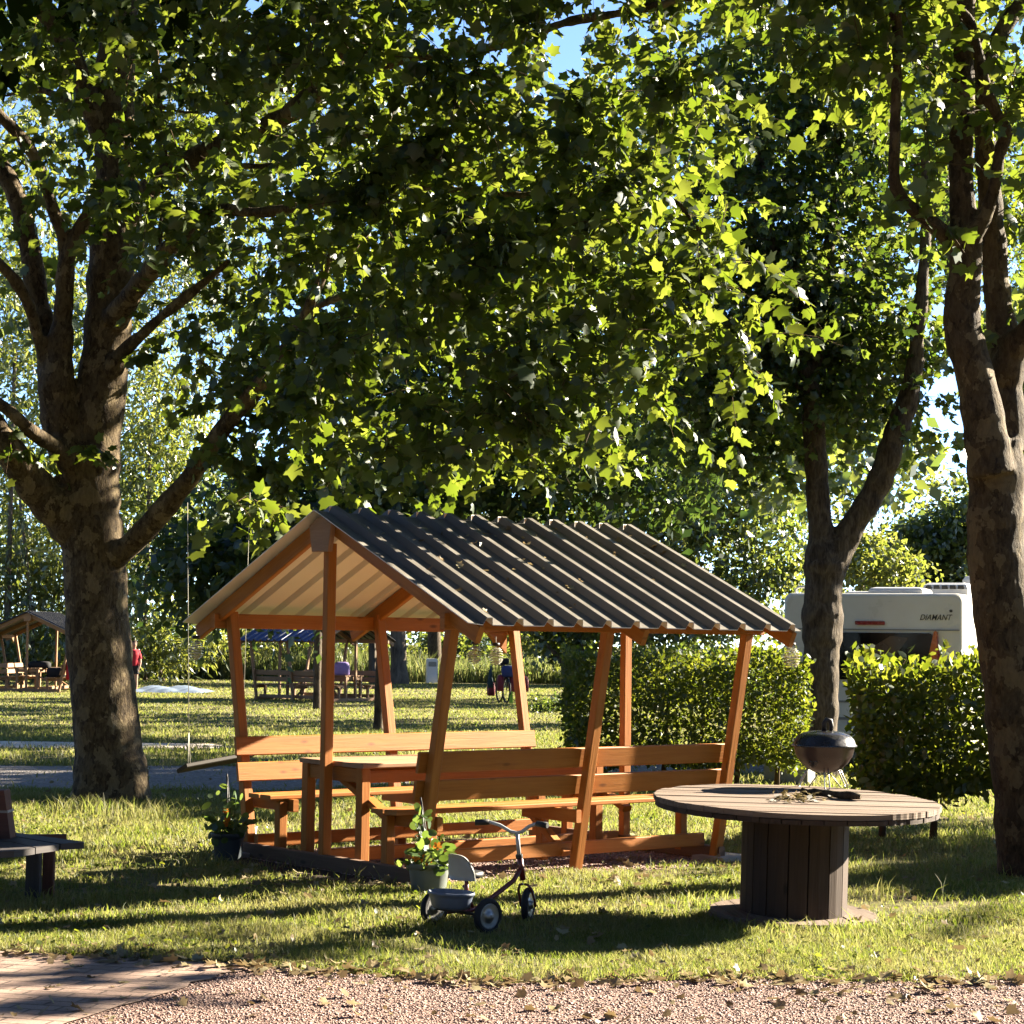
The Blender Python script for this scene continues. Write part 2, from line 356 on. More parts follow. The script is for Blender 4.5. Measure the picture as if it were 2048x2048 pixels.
def twigs_to_leaves(C, T, size, per=10, length=.45, droop=.5, twig=True, hang=.7):
    """each centre carries a short drooping twig with leaves along it"""
    n = len(C); d = unit(rng.normal(size=(n, 3)) * np.array([1, 1, .35]) + np.array([0, 0, -.25]))
    t = np.tile(np.linspace(.05, 1, per), n); ci = np.repeat(np.arange(n), per)
    L = length * (.6 + .8 * rng.random(n))
    P = C[ci] + d[ci] * (t * L[ci])[:, None]; P[:, 2] -= droop * (t * L[ci]) ** 2
    A = unit(rng.normal(size=(n * per, 3)) + d[ci] * .5 + np.array([0, 0, -hang]))
    N = unit(rng.normal(size=(n * per, 3)) * .75 + np.array([0, 0, .75]))
    S = size * (.55 + .7 * rng.random(n * per)); P = P + A * (S * .35)[:, None]
    V, F = leaves(T, P, A, N, S)
    TW = None
    if twig:
        k = 4; tt = np.linspace(0, 1, k); X = C[:, None] + d[:, None] * (tt[None, :, None] * L[:, None, None])
        X[..., 2] -= droop * (tt[None] * L[:, None]) ** 2
        rad = (.0045 * (1 - .7 * tt))[None, :, None]
        s1 = unit(np.cross(d, np.array([0, 0, 1.]))); s2 = np.cross(d, s1)
        ring = [X + rad * (s1[:, None] * math.cos(a) + s2[:, None] * math.sin(a)) for a in (0, 2.094, 4.188)]
        R = np.stack(ring, 2).reshape(n, k * 3, 3)
        f = [(i * 3 + j, i * 3 + (j + 1) % 3, (i + 1) * 3 + (j + 1) % 3, (i + 1) * 3 + j) for i in range(k - 1) for j in range(3)]
        TW = (R.reshape(-1, 3), (np.array(f)[None] + (np.arange(n) * k * 3)[:, None, None]).reshape(-1, 4))
    return V, F, TW
def crown(name, specs, T, mat, size, parent, per=10, length=.45, twig=True, prune=None, **kw):
    C = in_ellipsoids(specs)
    if prune is not None: C = C[~prune(C)]
    V, F, TW = twigs_to_leaves(C, T, size, per, length, twig=twig, **kw)
    o = mesh_np(name, V, F, mat, parent)
    if TW is not None: mesh_np('twigs', TW[0], TW[1], M['twig'], o)
    return o
# ------------------------------------------------------------------ picnic shelter (built once, copied for the far ones)
SH_L, WB, WT, HT, HP = 2.81, 1.03, 1.36, 1.73, 2.20
ZE, ZR, YE, XF, XB = 1.705, 2.49, 1.76, -.15, 2.92
def wide(z): return WB + (WT - WB) * z / HT
def roof_sheet_bm(side):
    """one trapezoid-profile slope: material 0 top, 1 underside"""
    m = MB(); pitchX = .2545; n = 12; hr = .05
    prof = []                                   # (x, height) across the sheet
    x = XF
    prof.append((x, .012)); 
    for i in range(n):
        c = XF + .06 + i * pitchX + .105
        prof += [(c - .04, 0), (c - .022, hr), (c + .022, hr), (c + .04, 0)]
    prof.append((XB, 0))
    prof = [p for p in prof if p[0] <= XB + 1e-6]
    s = Vector((0, side * YE, ZE - ZR)).normalized(); nrm = Vector((0, -s.z * side, s.y * side)); nrm = nrm if nrm.z > 0 else -nrm
    Ls = math.hypot(YE, ZR - ZE); rows = 7; th = .006
    def pt(x, h, k): 
        t = k / (rows - 1); return Vector((x, 0, ZR)) + s * (Ls * t) + nrm * (h + .001 * math.sin(7 * x + 3 * t))
    for lay, mi in ((0, 0), (-th, 1)):
        b = len(m.v); m.k = mi; w_ = len(prof)
        for k in range(rows): m.add([pt(px_, h + lay, k) for px_, h in prof])
        for k in range(rows - 1):
            for i in range(w_ - 1):
                a = b + k * w_ + i; q = (a, a + 1, a + 1 + w_, a + w_)
                up = (side > 0) == (lay == 0)
                m.face(q if up else q[::-1])
    # edges closing the sheet
    w_ = len(prof); off = rows * w_; m.k = 1
    for i in range(w_ - 1):
        for k in (0, rows - 1):
            a = k * w_ + i; m.face((a, a + 1, a + 1 + off, a + off))
    for k in range(rows - 1):
        for i in (0, w_ - 1):
            a = k * w_ + i; m.face((a, a + w_, a + w_ + off, a + off))
    return m
def make_shelter(loc, rz, label):
    W = M['orange_wood']; R = empty('picnic_shelter', loc, rz, label, 'shelter', 'roofed picnic shelters on the lawn')
    B = lambda name, p0, p1, wd, ht, up=(0, 0, 1), mat=None: MB().beam(p0, p1, wd, ht, up).build(name, mat or W, R)
    for X in (0, SH_L): B('base_beam', (X - .02, -1.1, .055), (X - .02, 1.1, .055), .06, .10, mat=M['grey_beam'])
    for Y, z in ((-.93, .15), (0.02, .09), (.93, .12)): B('base_beam', (.02, Y, z), (SH_L - .06, Y, z), .05, .095)
    fr = (.045, SH_L / 2, SH_L - .03)
    for X in fr:
        for s in (-1, 1):
            B('post', (X, s * WB, -.02), (X, s * (WT + .012), HT + .06), .07, .075, (1, 0, 0))
            B('seat_support', (X + (.075 if X > 2 else .075 if X < 1 else -.075), s * .56, .395), (X + (.075 if X < 1 or X > 2 else -.075), s * (wide(.4) + .05), .395), .045, .09)
            B('seat_leg', (X + .012, s * .66, .05), (X + .012, s * .66, .42), .07, .07, (1, 0, 0))
    for X in (-.005, SH_L + .005): B('post', (X, .0, .0), (X, .0, HP + .07), .062, .075, (1, 0, 0))
    for s in (-1, 1):
        B('eave_beam', (XF + .06, s * (WT + .058), HT - .005), (XB - .05, s * (WT + .058), HT - .005), .05, .11)
        for zc, hh, nm in ((.80, .14, 'backrest_plank'), (.612, .14, 'backrest_plank')):
            y = wide(zc) - .055; B(nm, (-.05, s * y, zc), (SH_L + .02, s * y, zc), .028, hh, (0, s * .19, 1))
        for y in (.69, .845): B('seat_plank', (-.06, s * y, .456), (SH_L + .03, s * y, .456), .14, .032)
        for X in (XF + .125, SH_L / 2, XB - .06):
            a = Vector((X, s * .02, ZR - .075)); b = Vector((X, s * (YE - .03), ZE - .068)); B('rafter', a, b, .045, .115)
        B('brace', (SH_L / 2 - .03, s * .55, .40), (SH_L / 2 - .03, s * .97, .12), .045, .07, (1, 0, 0))
        if s < 0: continue
        m = MB().prism([(0, 0), (.2, 0), (0, -.17)], -.022, .022, Matrix.Translation((fr[2] - .04, s * (WT + .058), HT - .061)) @ Matrix(((-1, 0, 0, 0), (0, 0, 1, 0), (0, 1, 0, 0), (0, 0, 0, 1))))
        m.build('eave_bracket', W, R)
    B('ridge_beam', (XF + .07, 0, ZR - .10), (XB - .05, 0, ZR - .10), .05, .11)
    for X in (XF + .075, XB - .008):
        T = Matrix.Translation((X, 0, ZR - .125)) @ Matrix(((0, 0, 1, 0), (1, 0, 0, 0), (0, 1, 0, 0), (0, 0, 0, 1)))
        MB().prism([(-.135, .03), (-.10, -.155), (.10, -.155), (.135, .03), (.03, .085), (-.03, .085)], -.02, .02, T).build('ridge_plate', M['table_wood'], R)
    for s in (-1, 1): roof_sheet_bm(s).build('roof_sheet', [M['roof_top'], M['roof_under']], R)
    # table between the benches
    m = MB()
    for i in range(6): y = -.345 + i * .138; m.beam((.02 + .012 * (i % 3), y, .735), (2.3 - .01 * (i % 2), y, .735), .132, .032)
    m.build('table_top', M['table_wood'], R)
    for X in (.075, 2.22):
        for s in (-1, 1): B('table_leg', (X, s * .335, .06), (X, s * .335, .718), .075, .075, (1, 0, 0))
        B('table_apron', (X + .002, -.295, .665), (X + .002, .295, .665), .045, .10)
        B('table_brace', (X + .055, .05, .665), (X + .055, -.62, .37), .045, .085, (1, 0, 0))
    for s in (-1, 1): B('table_apron', (.12, s * .33, .66), (2.18, s * .33, .66), .04, .09)
    return R
SHELTER_LOC, SHELTER_YAW = (-1.268, 14.389, 0), .685
shelter = make_shelter(SHELTER_LOC, SHELTER_YAW, 'orange timber picnic shelter with dark ribbed roof, nearest of the three shelters')
SHM = Matrix.Translation(SHELTER_LOC) @ Matrix.Rotation(SHELTER_YAW, 4, 'Z')
def sh(x, y, z): return SHM @ Vector((x, y, z))

def swap_materials(o, table):
    for ch in o.children:
        for sl_ in ch.material_slots:
            if sl_.material and sl_.material.name in table:
                nm = table[sl_.material.name]; sl_.link = 'OBJECT'; sl_.material = nm
far_wood = {'orange_stained_timber': M['weathered_orange'], 'sun_bleached_table_boards': M['weathered_orange'], 'soil_stained_timber': M['weathered_orange']}
blue = copy_tree(shelter)
blue['label'] = 'weathered timber picnic shelter with a blue ribbed roof, far across the lawn'
pB = gnd(664, 1405); blue.scale = (.90,) * 3; blue.rotation_euler.z = math.radians(146)
blue.location = Vector((pB.x, pB.y, 0)) + Vector((math.cos(math.radians(236)), math.sin(math.radians(236)), 0)) * (-.90 * 1.03)
swap_materials(blue, {**far_wood, 'anthracite_roof_sheet': M['roof_blue'], 'cream_roof_underside': M['roof_black']})
left_sh = copy_tree(shelter)
left_sh['label'] = 'weathered timber picnic shelter with thin black roof, left of the mottled tree trunk'
pL = gnd(52, 1384); left_sh.location = (pL.x, pL.y, 0); left_sh.scale = (.9,) * 3; left_sh.rotation_euler.z = math.radians(84)
swap_materials(left_sh, {**far_wood, 'anthracite_roof_sheet': M['roof_black'], 'cream_roof_underside': M['roof_black']})

# ------------------------------------------------------------------ cable drum table
DC = gnd(1586, 1838); DX, DY = DC.x, DC.y
drum = empty('cable_drum_table', (0, 0, 0), 0, 'big round table made of a wooden cable drum, with dark stave barrel', 'table')
DT = Matrix.Translation((DX, DY, 0)) @ Matrix.Rotation(math.radians(1.1), 4, 'Y') @ Matrix.Rotation(math.radians(1.6), 4, 'X')
def disc_planks(rad, z0, z1, wplank, ang, gap=.006, seed=1):
    r_ = random.Random(seed); m = MB(); y = -rad; T0 = DT @ Matrix.Rotation(ang, 4, 'Z')
    while y < rad - .02:
        y2 = min(y + wplank * r_.uniform(.85, 1.12), rad); e = .5 * gap; n = 7
        ys = [y + e + (y2 - y - 2 * e) * i / (n - 1) for i in range(n)]
        hx = [math.sqrt(max(rad * rad - q * q, .0004)) + r_.uniform(-.006, .004) for q in ys]
        poly = [(hx[i], ys[i]) for i in range(n)] + [(-hx[i], ys[i]) for i in range(n - 1, -1, -1)]
        dz = r_.uniform(-.003, .003); m.prism(poly, z0, z1 + dz, T0); y = y2
    # grain offsets per plank come from the island
    return m
def weld(a, b):
    off = len(a.v); a.v += b.v; a.f += [tuple(i + off for i in f) for f in b.f]; a.uv += b.uv; a.mi += b.mi; a.sm += b.sm; return a
mt = disc_planks(.834, .672, .702, .105, math.radians(3), seed=3)
mt.k = 1; m2_ = disc_planks(.828, .640, .669, .12, math.radians(94), seed=4); m2_.mi = [1] * len(m2_.mi); weld(mt, m2_); mt.build('tabletop', [M['drum_top'], M['drum_side']], drum)
mb = MB(); NS = 15; a0 = .12
for i in range(NS):
    a1 = a0 + 2 * math.pi / NS * random.uniform(.8, 1.2) if i < NS - 1 else .12 + 2 * math.pi
    R0, R1 = .313, .285
    poly = []
    for t in (0, .5, 1): a = a0 + .012 + (a1 - a0 - .024) * t; k = R0 * (1 if t != .5 else .997); poly.append((k * math.cos(a), k * math.sin(a)))
    for t in (1, 0): a = a0 + .012 + (a1 - a0 - .024) * t; poly.append((R1 * math.cos(a), R1 * math.sin(a)))
    # staves run upright: uv u must follow the height
    b = len(mb.v); mb.prism(poly, .045, .64, DT)
    ou = random.random() * 9
    for fi in range(len(mb.f) - 5, len(mb.f)):
        mb.uv[fi] = [(ou + uvv[1], ou + uvv[0]) for uvv in mb.uv[fi]]
    a0 = a1
mb.lathe([(.283, .05), (.283, .64)], 24, (DX, DY, 0)); mb.build('barrel', M['drum_side'], drum)
weld(disc_planks(.492, .0, .026, .11, math.radians(10), seed=6), disc_planks(.485, .028, .047, .13, math.radians(98), seed=7)).build('base_disc', M['drum_top'], drum)
def on_drum(px, py):
    """point of the tabletop seen at a pixel"""
    n = DT.to_3x3() @ Vector((0, 0, 1)); o = DT @ Vector((0, 0, .704)); d = ray(px, py)
    return CAM + d * ((o - CAM).dot(n) / d.dot(n))

# ------------------------------------------------------------------ kettle grill on the drum
gc = on_drum(1648, 1577); k_ = gc.y / FPX
g = empty('kettle_grill', tuple(gc), 0, 'small round kettle grill with black lid on wire legs, standing on the drum table', 'grill')
zb, zr_ = .095, .255; rb = .188
MB().lathe([(.002, zb), (.06, zb + .006), (.11, zb + .03), (.15, zb + .068), (.176, zb + .112), (rb, zb + .16), (rb + .006, zb + .166), (rb, zb + .166), (rb - .006, zb + .158), (.16, zb + .1)], 40).build('bowl', M['brown_enamel'], g)
lid = MB().lathe([(rb + .012, zr_ + .004), (rb + .016, zr_ + .012), (rb + .006, zr_ + .02), (rb - .006, zr_ + .05), (.155, zr_ + .078), (.10, zr_ + .096), (.04, zr_ + .102), (.002, zr_ + .103)], 40).build('lid', M['black_enamel'], g)
MB().tube([(-.005, -.02, zr_ + .1), (-.004, -.022, zr_ + .15), (.012, -.02, zr_ + .17), (.035, -.018, zr_ + .165), (.043, -.016, zr_ + .13), (.04, -.016, zr_ + .1)], [.014, .016, .017, .016, .014, .011], 10).build('handle', M['black_plastic'], lid)
def wire_leg(a):
    ca, sa = math.cos(a), math.sin(a); tn = Vector((-sa, ca, 0)); o = Vector((ca, sa, 0)); pts = []
    for s in (-1, 1):
        P = [o * .10 + tn * (s * .012) + Vector((0, 0, .135)), o * .13 + tn * (s * .014) + Vector((0, 0, .08)), o * .163 + tn * (s * .016) + Vector((0, 0, .02)), o * .165 + tn * (s * .012) + Vector((0, 0, .004))]
        pts = pts + P if s < 0 else pts + P[::-1]
    m = MB(); m.tube(pts, .0042, 8); return m
for a in (math.radians(268), math.radians(25), math.radians(150)): wire_leg(a).build('leg', M['steel'], g)
MB().tube([(-.085, .06, .004), (-.035, .03, .085), (.045, .03, .085), (.115, .06, .004)], .004, 8).build('cross_wire', M['steel'], g)
MB().lathe([(.03, 0), (.03, .003), (.004, .004)], 16, (-.085, -.125, .165), (-.55, -.8, -.2)).build('air_vent', M['black_enamel'], g)

# firewood piece and dry leaves on the drum
def rough_log(p0, p1, r, name, mat, label, cat, n=9, seed=2):
    r_ = random.Random(seed); p0 = Vector(p0); p1 = Vector(p1); pts = []; rr = []
    for i in range(n + 1):
        t = i / n; pts.append(p0.lerp(p1, t) + Vector((0, 0, r_.uniform(-.004, .004)))); rr.append(r * r_.uniform(.82, 1.15) * (.75 if i in (0, n) else 1))
    o = MB().tube(pts, rr, 9).build(name, mat); return tag(o, label, cat)
a_, b_ = on_drum(1603, 1590), on_drum(1722, 1601)
rough_log(a_ + Vector((0, 0, .022)), b_ + Vector((0, 0, .022)), .023, 'firewood_stick', M['rough_bark'], 'dark piece of firewood lying on the drum table below the grill', 'firewood')
pl = []
for i in range(90):
    p = on_drum(1595 + random.gauss(0, 24), 1600 + random.gauss(0, 3.5)); p.z += random.uniform(.004, .03); pl.append(p)
pl = np.array(pl); n_ = len(pl)
V, F = leaves(T_plane(), pl, rng.normal(size=(n_, 3)) * (1, 1, .25), rng.normal(size=(n_, 3)) * .5 + (0, 0, 1), .02 + .035 * rng.random(n_))
tag(mesh_np('dried_leaf_litter', V, F, M['moss']), 'heap of dried leaves on the drum table', 'leaf litter', kind='stuff')

# ------------------------------------------------------------------ tricycle
wl, wr, wf = gnd(868, 1851), gnd(975, 1868), gnd(1057, 1843)
tri = empty('tricycle', tuple((wl + wr) / 2), 0, "child's red tricycle with grey tray and pale handlebar on the grass", 'tricycle')
O = (wl + wr) / 2; ax = (wr - wl); ax.z = 0; trackw = ax.length; ax.normalize(); fw = Vector((-ax.y, ax.x, 0))
fwd_l = (wf - O).dot(fw)
TM = Matrix(((ax.x, fw.x, 0, O.x), (ax.y, fw.y, 0, O.y), (0, 0, 1, 0), (0, 0, 0, 1)))     # x along the rear axle, y forward
print('tricycle track', round(trackw, 3), 'wheelbase', round(fwd_l, 3), 'side', round((wf - O).dot(ax), 3))
tri.location = O; tri.rotation_euler = (0, 0, math.atan2(ax.y, ax.x))
fx = 0.0; FL = fwd_l
def wheel(c, R, axv, parent, name='wheel'):
    wv = MB().lathe([(R * .70, -.014), (R * .78, -.019), (R * .93, -.019), (R, -.008), (R, .008), (R * .93, .019), (R * .78, .019), (R * .70, .014)], 32, c, axv, closed=True).build('tyre', M['rubber'], parent)
    MB().lathe([(.004, -.03), (.022, -.03), (.026, -.016), (R * .45, -.006), (R * .66, -.016), (R * .72, -.015), (R * .72, .015), (R * .66, .016), (R * .45, .006), (.026, .016), (.022, .03), (.004, .03)], 32, c, axv).build('rim', M['steel'], wv); return wv
R_ = .097; hx = trackw / 2
wheel((-hx, 0, R_), R_, (1, .0, 0), tri); wheel((hx, 0, R_), R_, (1, 0, 0), tri)
sa = math.radians(30); wheel((fx, FL, .096), .096, (math.cos(sa), math.sin(sa), 0), tri)
m = MB(); m.tube([(-hx, 0, R_), (hx, 0, R_)], .009, 8); m.build('axle', M['black_plastic'], tri)
m = MB(); m.tube([(0, -.0, .095), (0, .08, .10), (0, .15, .115), (0, FL - .12, .24), (0, FL - .06, .31)], .014, 10)
m.tube([(0, .06, .10), (0, .045, .2), (0, .04, .285)], .012, 10); m.tube([(-.11, .0, .085), (0, .13, .105), (.11, 0, .085)], .011, 8); m.tube([(0, .10, .10), (-.03, .05, .24)], .010, 8)
m.build('frame', M['red_paint'], tri)
fa = Vector((0, FL - .05, .285)); m = MB(); m.tube([(0, FL - .045, .24), (0, FL - .075, .375)], .018, 12)
for s in (-1, 1):
    q = lambda x, y, z: Vector((x * math.cos(sa) * s, y + x * math.sin(sa) * s, z))
    m.tube([q(.004, FL - .04, .215), q(.025, FL - .035, .21), q(.04, FL - .025, .18), q(.043, FL - .01, .13), q(.043, FL, .085)], .008, 8)
m.build('fork', M['red_paint'], tri)
MB().lathe([(.02, 0), (.021, .012), (.02, .022)], 14, (0, FL - .075, .365), (0, -.22, 1)).build('collar', M['black_plastic'], tri)
hb = MB(); hb.tube([(0, FL - .078, .38), (0, FL - .097, .51)], .012, 10)
hp_ = [(-.185, .565), (-.14, .568), (-.085, .55), (-.035, .517), (0, .508), (.035, .517), (.085, .55), (.14, .568), (.185, .565)]
hpts = [Vector((x * math.cos(sa), FL - .097 - abs(x) * .25 + x * math.sin(sa), z)) for x, z in hp_]; hb.tube(hpts, .0105, 10); hbo = hb.build('handlebar', M['grey_paint'], tri)
for s in (0, -1):
    e0 = hpts[s]; e1 = hpts[1 if s == 0 else -2]; d = (e0 - e1).normalized(); MB().tube([e1 - d * .0, e0 + d * .03], [.0165, .0175], 12).build('grip', M['black_plastic'], hbo)
st = MB()
def seat_shape():
    m = MB(); n = 20; lay = [(.0, .92), (.012, 1), (.028, .97), (.034, .8)]
    for h, sc in lay:
        m.add([(.078 * sc * math.cos(2 * math.pi * i / n), .05 + .095 * sc * math.sin(2 * math.pi * i / n) * (1.05 if math.sin(2 * math.pi * i / n) > 0 else .75), .285 + h) for i in range(n)])
    for k in range(3):
        for i in range(n): j = (i + 1) % n; m.face((k * n + i, k * n + j, (k + 1) * n + j, (k + 1) * n + i), None, True)
    m.face(range(n - 1, -1, -1)); m.face(range(3 * n, 4 * n)); return m
sto = seat_shape().build('seat', M['black_plastic'], tri)
bk = MB(); rows, cols = 6, 13
for th in (0, .008):
    for r in range(rows):
        v_ = r / (rows - 1)
        for c_ in range(cols):
            u_ = c_ / (cols - 1) * 2 - 1; wd = .105 * (1 - .55 * max(0, v_ - .45) ** 1.5 * abs(u_) ** 2) ; ztop = .125 * math.sqrt(max(0, 1 - (abs(u_) * .86) ** 3.0))
            bk.v.append((wd * u_, -.035 + .05 * u_ * u_ - .02 * v_ - th, .275 + v_ * (ztop + .02)))
N1 = rows * cols
for b0, fl in ((0, True), (N1, False)):
    for r in range(rows - 1):
        for c_ in range(cols - 1): q = (b0 + r * cols + c_, b0 + r * cols + c_ + 1, b0 + (r + 1) * cols + c_ + 1, b0 + (r + 1) * cols + c_); bk.face(q if not fl else q[::-1], None, True)
rim_ = [r * cols for r in range(rows)] + [(rows - 1) * cols + c_ for c_ in range(1, cols)] + [r * cols + cols - 1 for r in range(rows - 2, -1, -1)] + [c_ for c_ in range(cols - 2, 0, -1)]
for i in range(len(rim_)): a, b = rim_[i], rim_[(i + 1) % len(rim_)]; bk.face((a, b, b + N1, a + N1))
bk.build('backrest', M['grey_plastic'], tri)
tr_ = MB(); n = 28
tp = [(.72, .0), (.82, .015), (.90, .06), (.96, .075), (1.0, .078), (1.0, .09), (.95, .092), (.92, .085), (.84, .03), (.0, .024)]
for r, h in tp: tr_.add([(.155 * r * math.cos(2 * math.pi * i / n), -.075 + .108 * r * math.sin(2 * math.pi * i / n), .125 + h) for i in range(n)])
for k in range(len(tp) - 1):
    for i in range(n): j = (i + 1) % n; tr_.face((k * n + i, k * n + j, (k + 1) * n + j, (k + 1) * n + i), None, True)
tr_.face(range(n - 1, -1, -1)); tr_.build('tray', M['tray'], tri)

# ------------------------------------------------------------------ potted nasturtiums
def blob_leaves(C, size, T, mat, name, parent):
    C = np.array(C); n = len(C); V, F = leaves(T, C, rng.normal(size=(n, 3)) + (0, 0, -.2), rng.normal(size=(n, 3)) * .6 + (0, -.35, .6), size * (.6 + .7 * rng.random(n)))
    return mesh_np(name, V, F, mat, parent)
def T_round():
    n = 9; V = [(0, .5, .0)] + [(.5 * math.sin(2 * math.pi * i / n), .5 - .5 * math.cos(2 * math.pi * i / n), .05 * (1 if i % 2 else .4)) for i in range(n)]
    return np.array(V), np.array([(0, 1 + i, 1 + (i + 1) % n) for i in range(n)])
def flower(parent, c, r, facing):
    m = MB(); f = Vector(facing).normalized(); e1 = f.cross(Vector((0, 0, 1))).normalized(); e2 = f.cross(e1); c = Vector(c)
    for k in range(5):
        a = 2 * math.pi * k / 5 + .3; d = e1 * math.cos(a) + e2 * math.sin(a); s_ = e1 * -math.sin(a) + e2 * math.cos(a)
        b = m.add([c - f * r * .5, c + d * r * .55 + s_ * r * .34, c + d * r + s_ * r * .3 + f * r * .12, c + d * r * 1.08 + f * r * .02, c + d * r - s_ * r * .3 + f * r * .12, c + d * r * .55 - s_ * r * .34])
        m.face(range(b, b + 6), None, True)
    return m.build('flower', M['petal'], parent)
def potted(base, R, H, potmat, stake, nlv, flowers, label, spread, tall, lean=0):
    e = empty('potted_nasturtium', tuple(base), 0, label, 'plant pot', 'potted nasturtiums by the shelter')
    MB().lathe([(R * .02, .004), (R * .78, .002), (R * .80, .01), (R * .95, H * .80), (R * .96, H * .82), (R * 1.02, H * .82), (R * 1.05, H * .98), (R * 1.04, H), (R * .98, H), (R * .94, H * .9)], 32).build('pot', potmat, e)
    MB().lathe([(R * .94, H * .9), (.001, H * .93)], 24).build('soil', M['soil'], e)
    st_ = MB(); st_.tube([(lean * .2, 0, H * .85), (lean, .01, stake)], .006, 6); st_.tube([(lean * .2 + .03, 0, H * .85), (lean + .006, 0, stake * .97)], .003, 5); st_.build('stake', M['black_plastic'], e)
    C = []
    for i in range(nlv):
        if random.random() < .62: a = random.uniform(0, 6.28); r = R * spread * math.sqrt(random.random()); C.append((r * math.cos(a), r * math.sin(a), H + random.uniform(-.03, .10) - .06 * max(0, r - R)))
        else: z = random.uniform(H, tall); C.append((lean * (z - H) / max(.01, stake - H) + random.gauss(0, .055 * (1.2 - (z - H) / (tall - H + .01) * .7)), random.gauss(0, .05), z))
    fo = blob_leaves(C, .062, T_round(), M['nast_leaf'], 'foliage', e); fo.data.materials[0] = M['nast_leaf']
    vn = MB()
    for i in range(26):
        c = random.choice(C); vn.tube([(random.gauss(0, R * .3), random.gauss(0, R * .3), H * .9), (c[0] * .6 + random.gauss(0, .02), c[1] * .6, (H + c[2]) / 2 + .03), c], .0022, 4, False)
    vn.build('stems', M['nast_leaf'], e)
    for f in flowers: flower(e, *f)
    return e
p1 = gnd(452, 1724); potted(p1 + Vector((0, .09, 0)), .118, .20, M['pot_dark'], .62, 95, [((.0, -.09, .285), .034, (-.1, -1, .3)), ((-.015, -.05, .36), .022, (.2, -1, .4))], 'dark plant pot with red orange bloom, beside the swing and shelter corner', 1.25, .56, -.02)
p2 = gnd(856, 1789); potted(p2 + Vector((0, .09, 0)), .135, .19, M['pot_grey'], .60, 130, [((-.01, -.15, .225), .036, (0, -1, .35)), ((-.075, -.13, .235), .028, (-.5, -1, .5)), ((.055, -.10, .305), .028, (.3, -1, .6))], 'grey plant pot of nasturtiums with orange blooms, behind the tricycle', 1.35, .52, -.06)
p3 = gnd(486, 1712); m = MB(); m.lathe([(.001, 0), (.085, 0), (.10, .19), (.105, .2), (.098, .2), (.08, .01), (.001, .008)], 24, (p3.x - .02, p3.y + .16, 0))
tag(m.build('white_bucket', M['white_plastic']), 'white plastic bucket behind the dark plant pot', 'bucket')
for q, lab in ((sh(.0, 1.05, 0), 'concrete slab under the corner of the shelter beside the dark plant pot'), (sh(2.85, -1.05, 0), 'concrete slab under the corner post of the shelter beside the drum table')):
    tag(MB().box((q.x, q.y, .012), (.36, .30, .05), SHELTER_YAW + .1).build('concrete_slab', M['slab']), lab, 'slab')

# ------------------------------------------------------------------ dark bench at the left edge
bp = gnd(66, 1800); bz = bp.y
bench = empty('park_bench', (bp.x, bp.y, 0), 0, 'dark weathered angular bench with red brown backrest post, at the left edge', 'bench')
def bpx(px, py, dy=0): p = at(px, py, bz + dy); return Vector((p.x - bp.x, p.y - bp.y, p.z))
sz = at(60, 1705, bz).z
def seat_board(poly_px, z, name='seat_plank'):
    P = []
    for (px, py) in poly_px: q = gnd(px, py, z); P.append((q.x - bp.x, q.y - bp.y))
    a = sum(P[i][0] * P[(i + 1) % len(P)][1] - P[(i + 1) % len(P)][0] * P[i][1] for i in range(len(P)))
    if a < 0: P = P[::-1]
    MB().prism(P, z - .035, z).build(name, M['dark_bench'], bench)
zt = .415
seat_board([(-220, 1672), (24, 1664), (166, 1683), (168, 1685), (122, 1687.5), (24, 1671)], zt)
seat_board([(-220, 1684), (24, 1672.5), (118, 1689), (72, 1695), (20, 1682)], zt)
seat_board([(-220, 1698), (0, 1684), (20, 1683.5), (70, 1696), (28, 1702), (-220, 1712)], zt)
MB().beam((-1.0, -.10, .345), (.16, .16, .345), .05, .075).build('seat_support', M['bench_red'], bench)
MB().beam((0, 0, -.02), (0, 0, .32), .075, .085, (1, 0, 0)).build('leg', M['dark_bench'], bench)
MB().beam((.07, .09, -.02), (.07, .09, .33), .05, .07, (1, 0, 0)).build('leg', M['bench_red'], bench)
MB().beam((-1.1, -.05, -.02), (-1.1, -.05, .32), .075, .085, (1, 0, 0)).build('leg', M['dark_bench'], bench)
q = gnd(6, 1676, zt); q = Vector((q.x - bp.x, q.y - bp.y, 0))
T = Matrix.Translation((q.x - .06, q.y + .02, 0)) @ Matrix(((1, 0, 0, 0), (0, 0, 1, 0), (0, 1, 0, 0), (0, 0, 0, 1)))
MB().prism([(-.16, zt + .001), (.115, zt + .001), (.085, .60), (.07, .695), (-.13, .695)], -.07, .07, T).build('backrest_post', M['bench_red'], bench)
MB().prism([(-.14, .565), (.097, .565), (.094, .578), (-.14, .578)], -.073, .073, T).build('mortar_band', M['trim_grey'], bench)

# ------------------------------------------------------------------ rope swing
s0, s1 = at(364, 1537, 17.2), at(500, 1512, 17.7); sd_ = s1 - s0
swing = empty('rope_swing', tuple((s0 + s1) / 2), 0, 'dark wooden board swing hanging on two thin pale ropes from the mottled tree', 'swing')
c0 = (s0 + s1) / 2
MB().beam(s0 - c0, s1 - c0, .16, .035, (0.0, .55, 1)).build('seat', M['swing_wood'], swing)
for tp_, bt in (((375, 1005, 17.2), s0 + sd_ * .1), ((500, 985, 17.7), s0 + sd_ * .88)):
    t0 = at(*tp_); kn = bt.lerp(t0, .13); m = MB(); m.tube([kn - c0, t0 - c0], .0032, 6); n3 = Vector((0, .06, 0))
    m.tube([bt - n3 - c0, kn - c0, bt + n3 - c0], .004, 6); m.build('rope', M['rope'], swing)

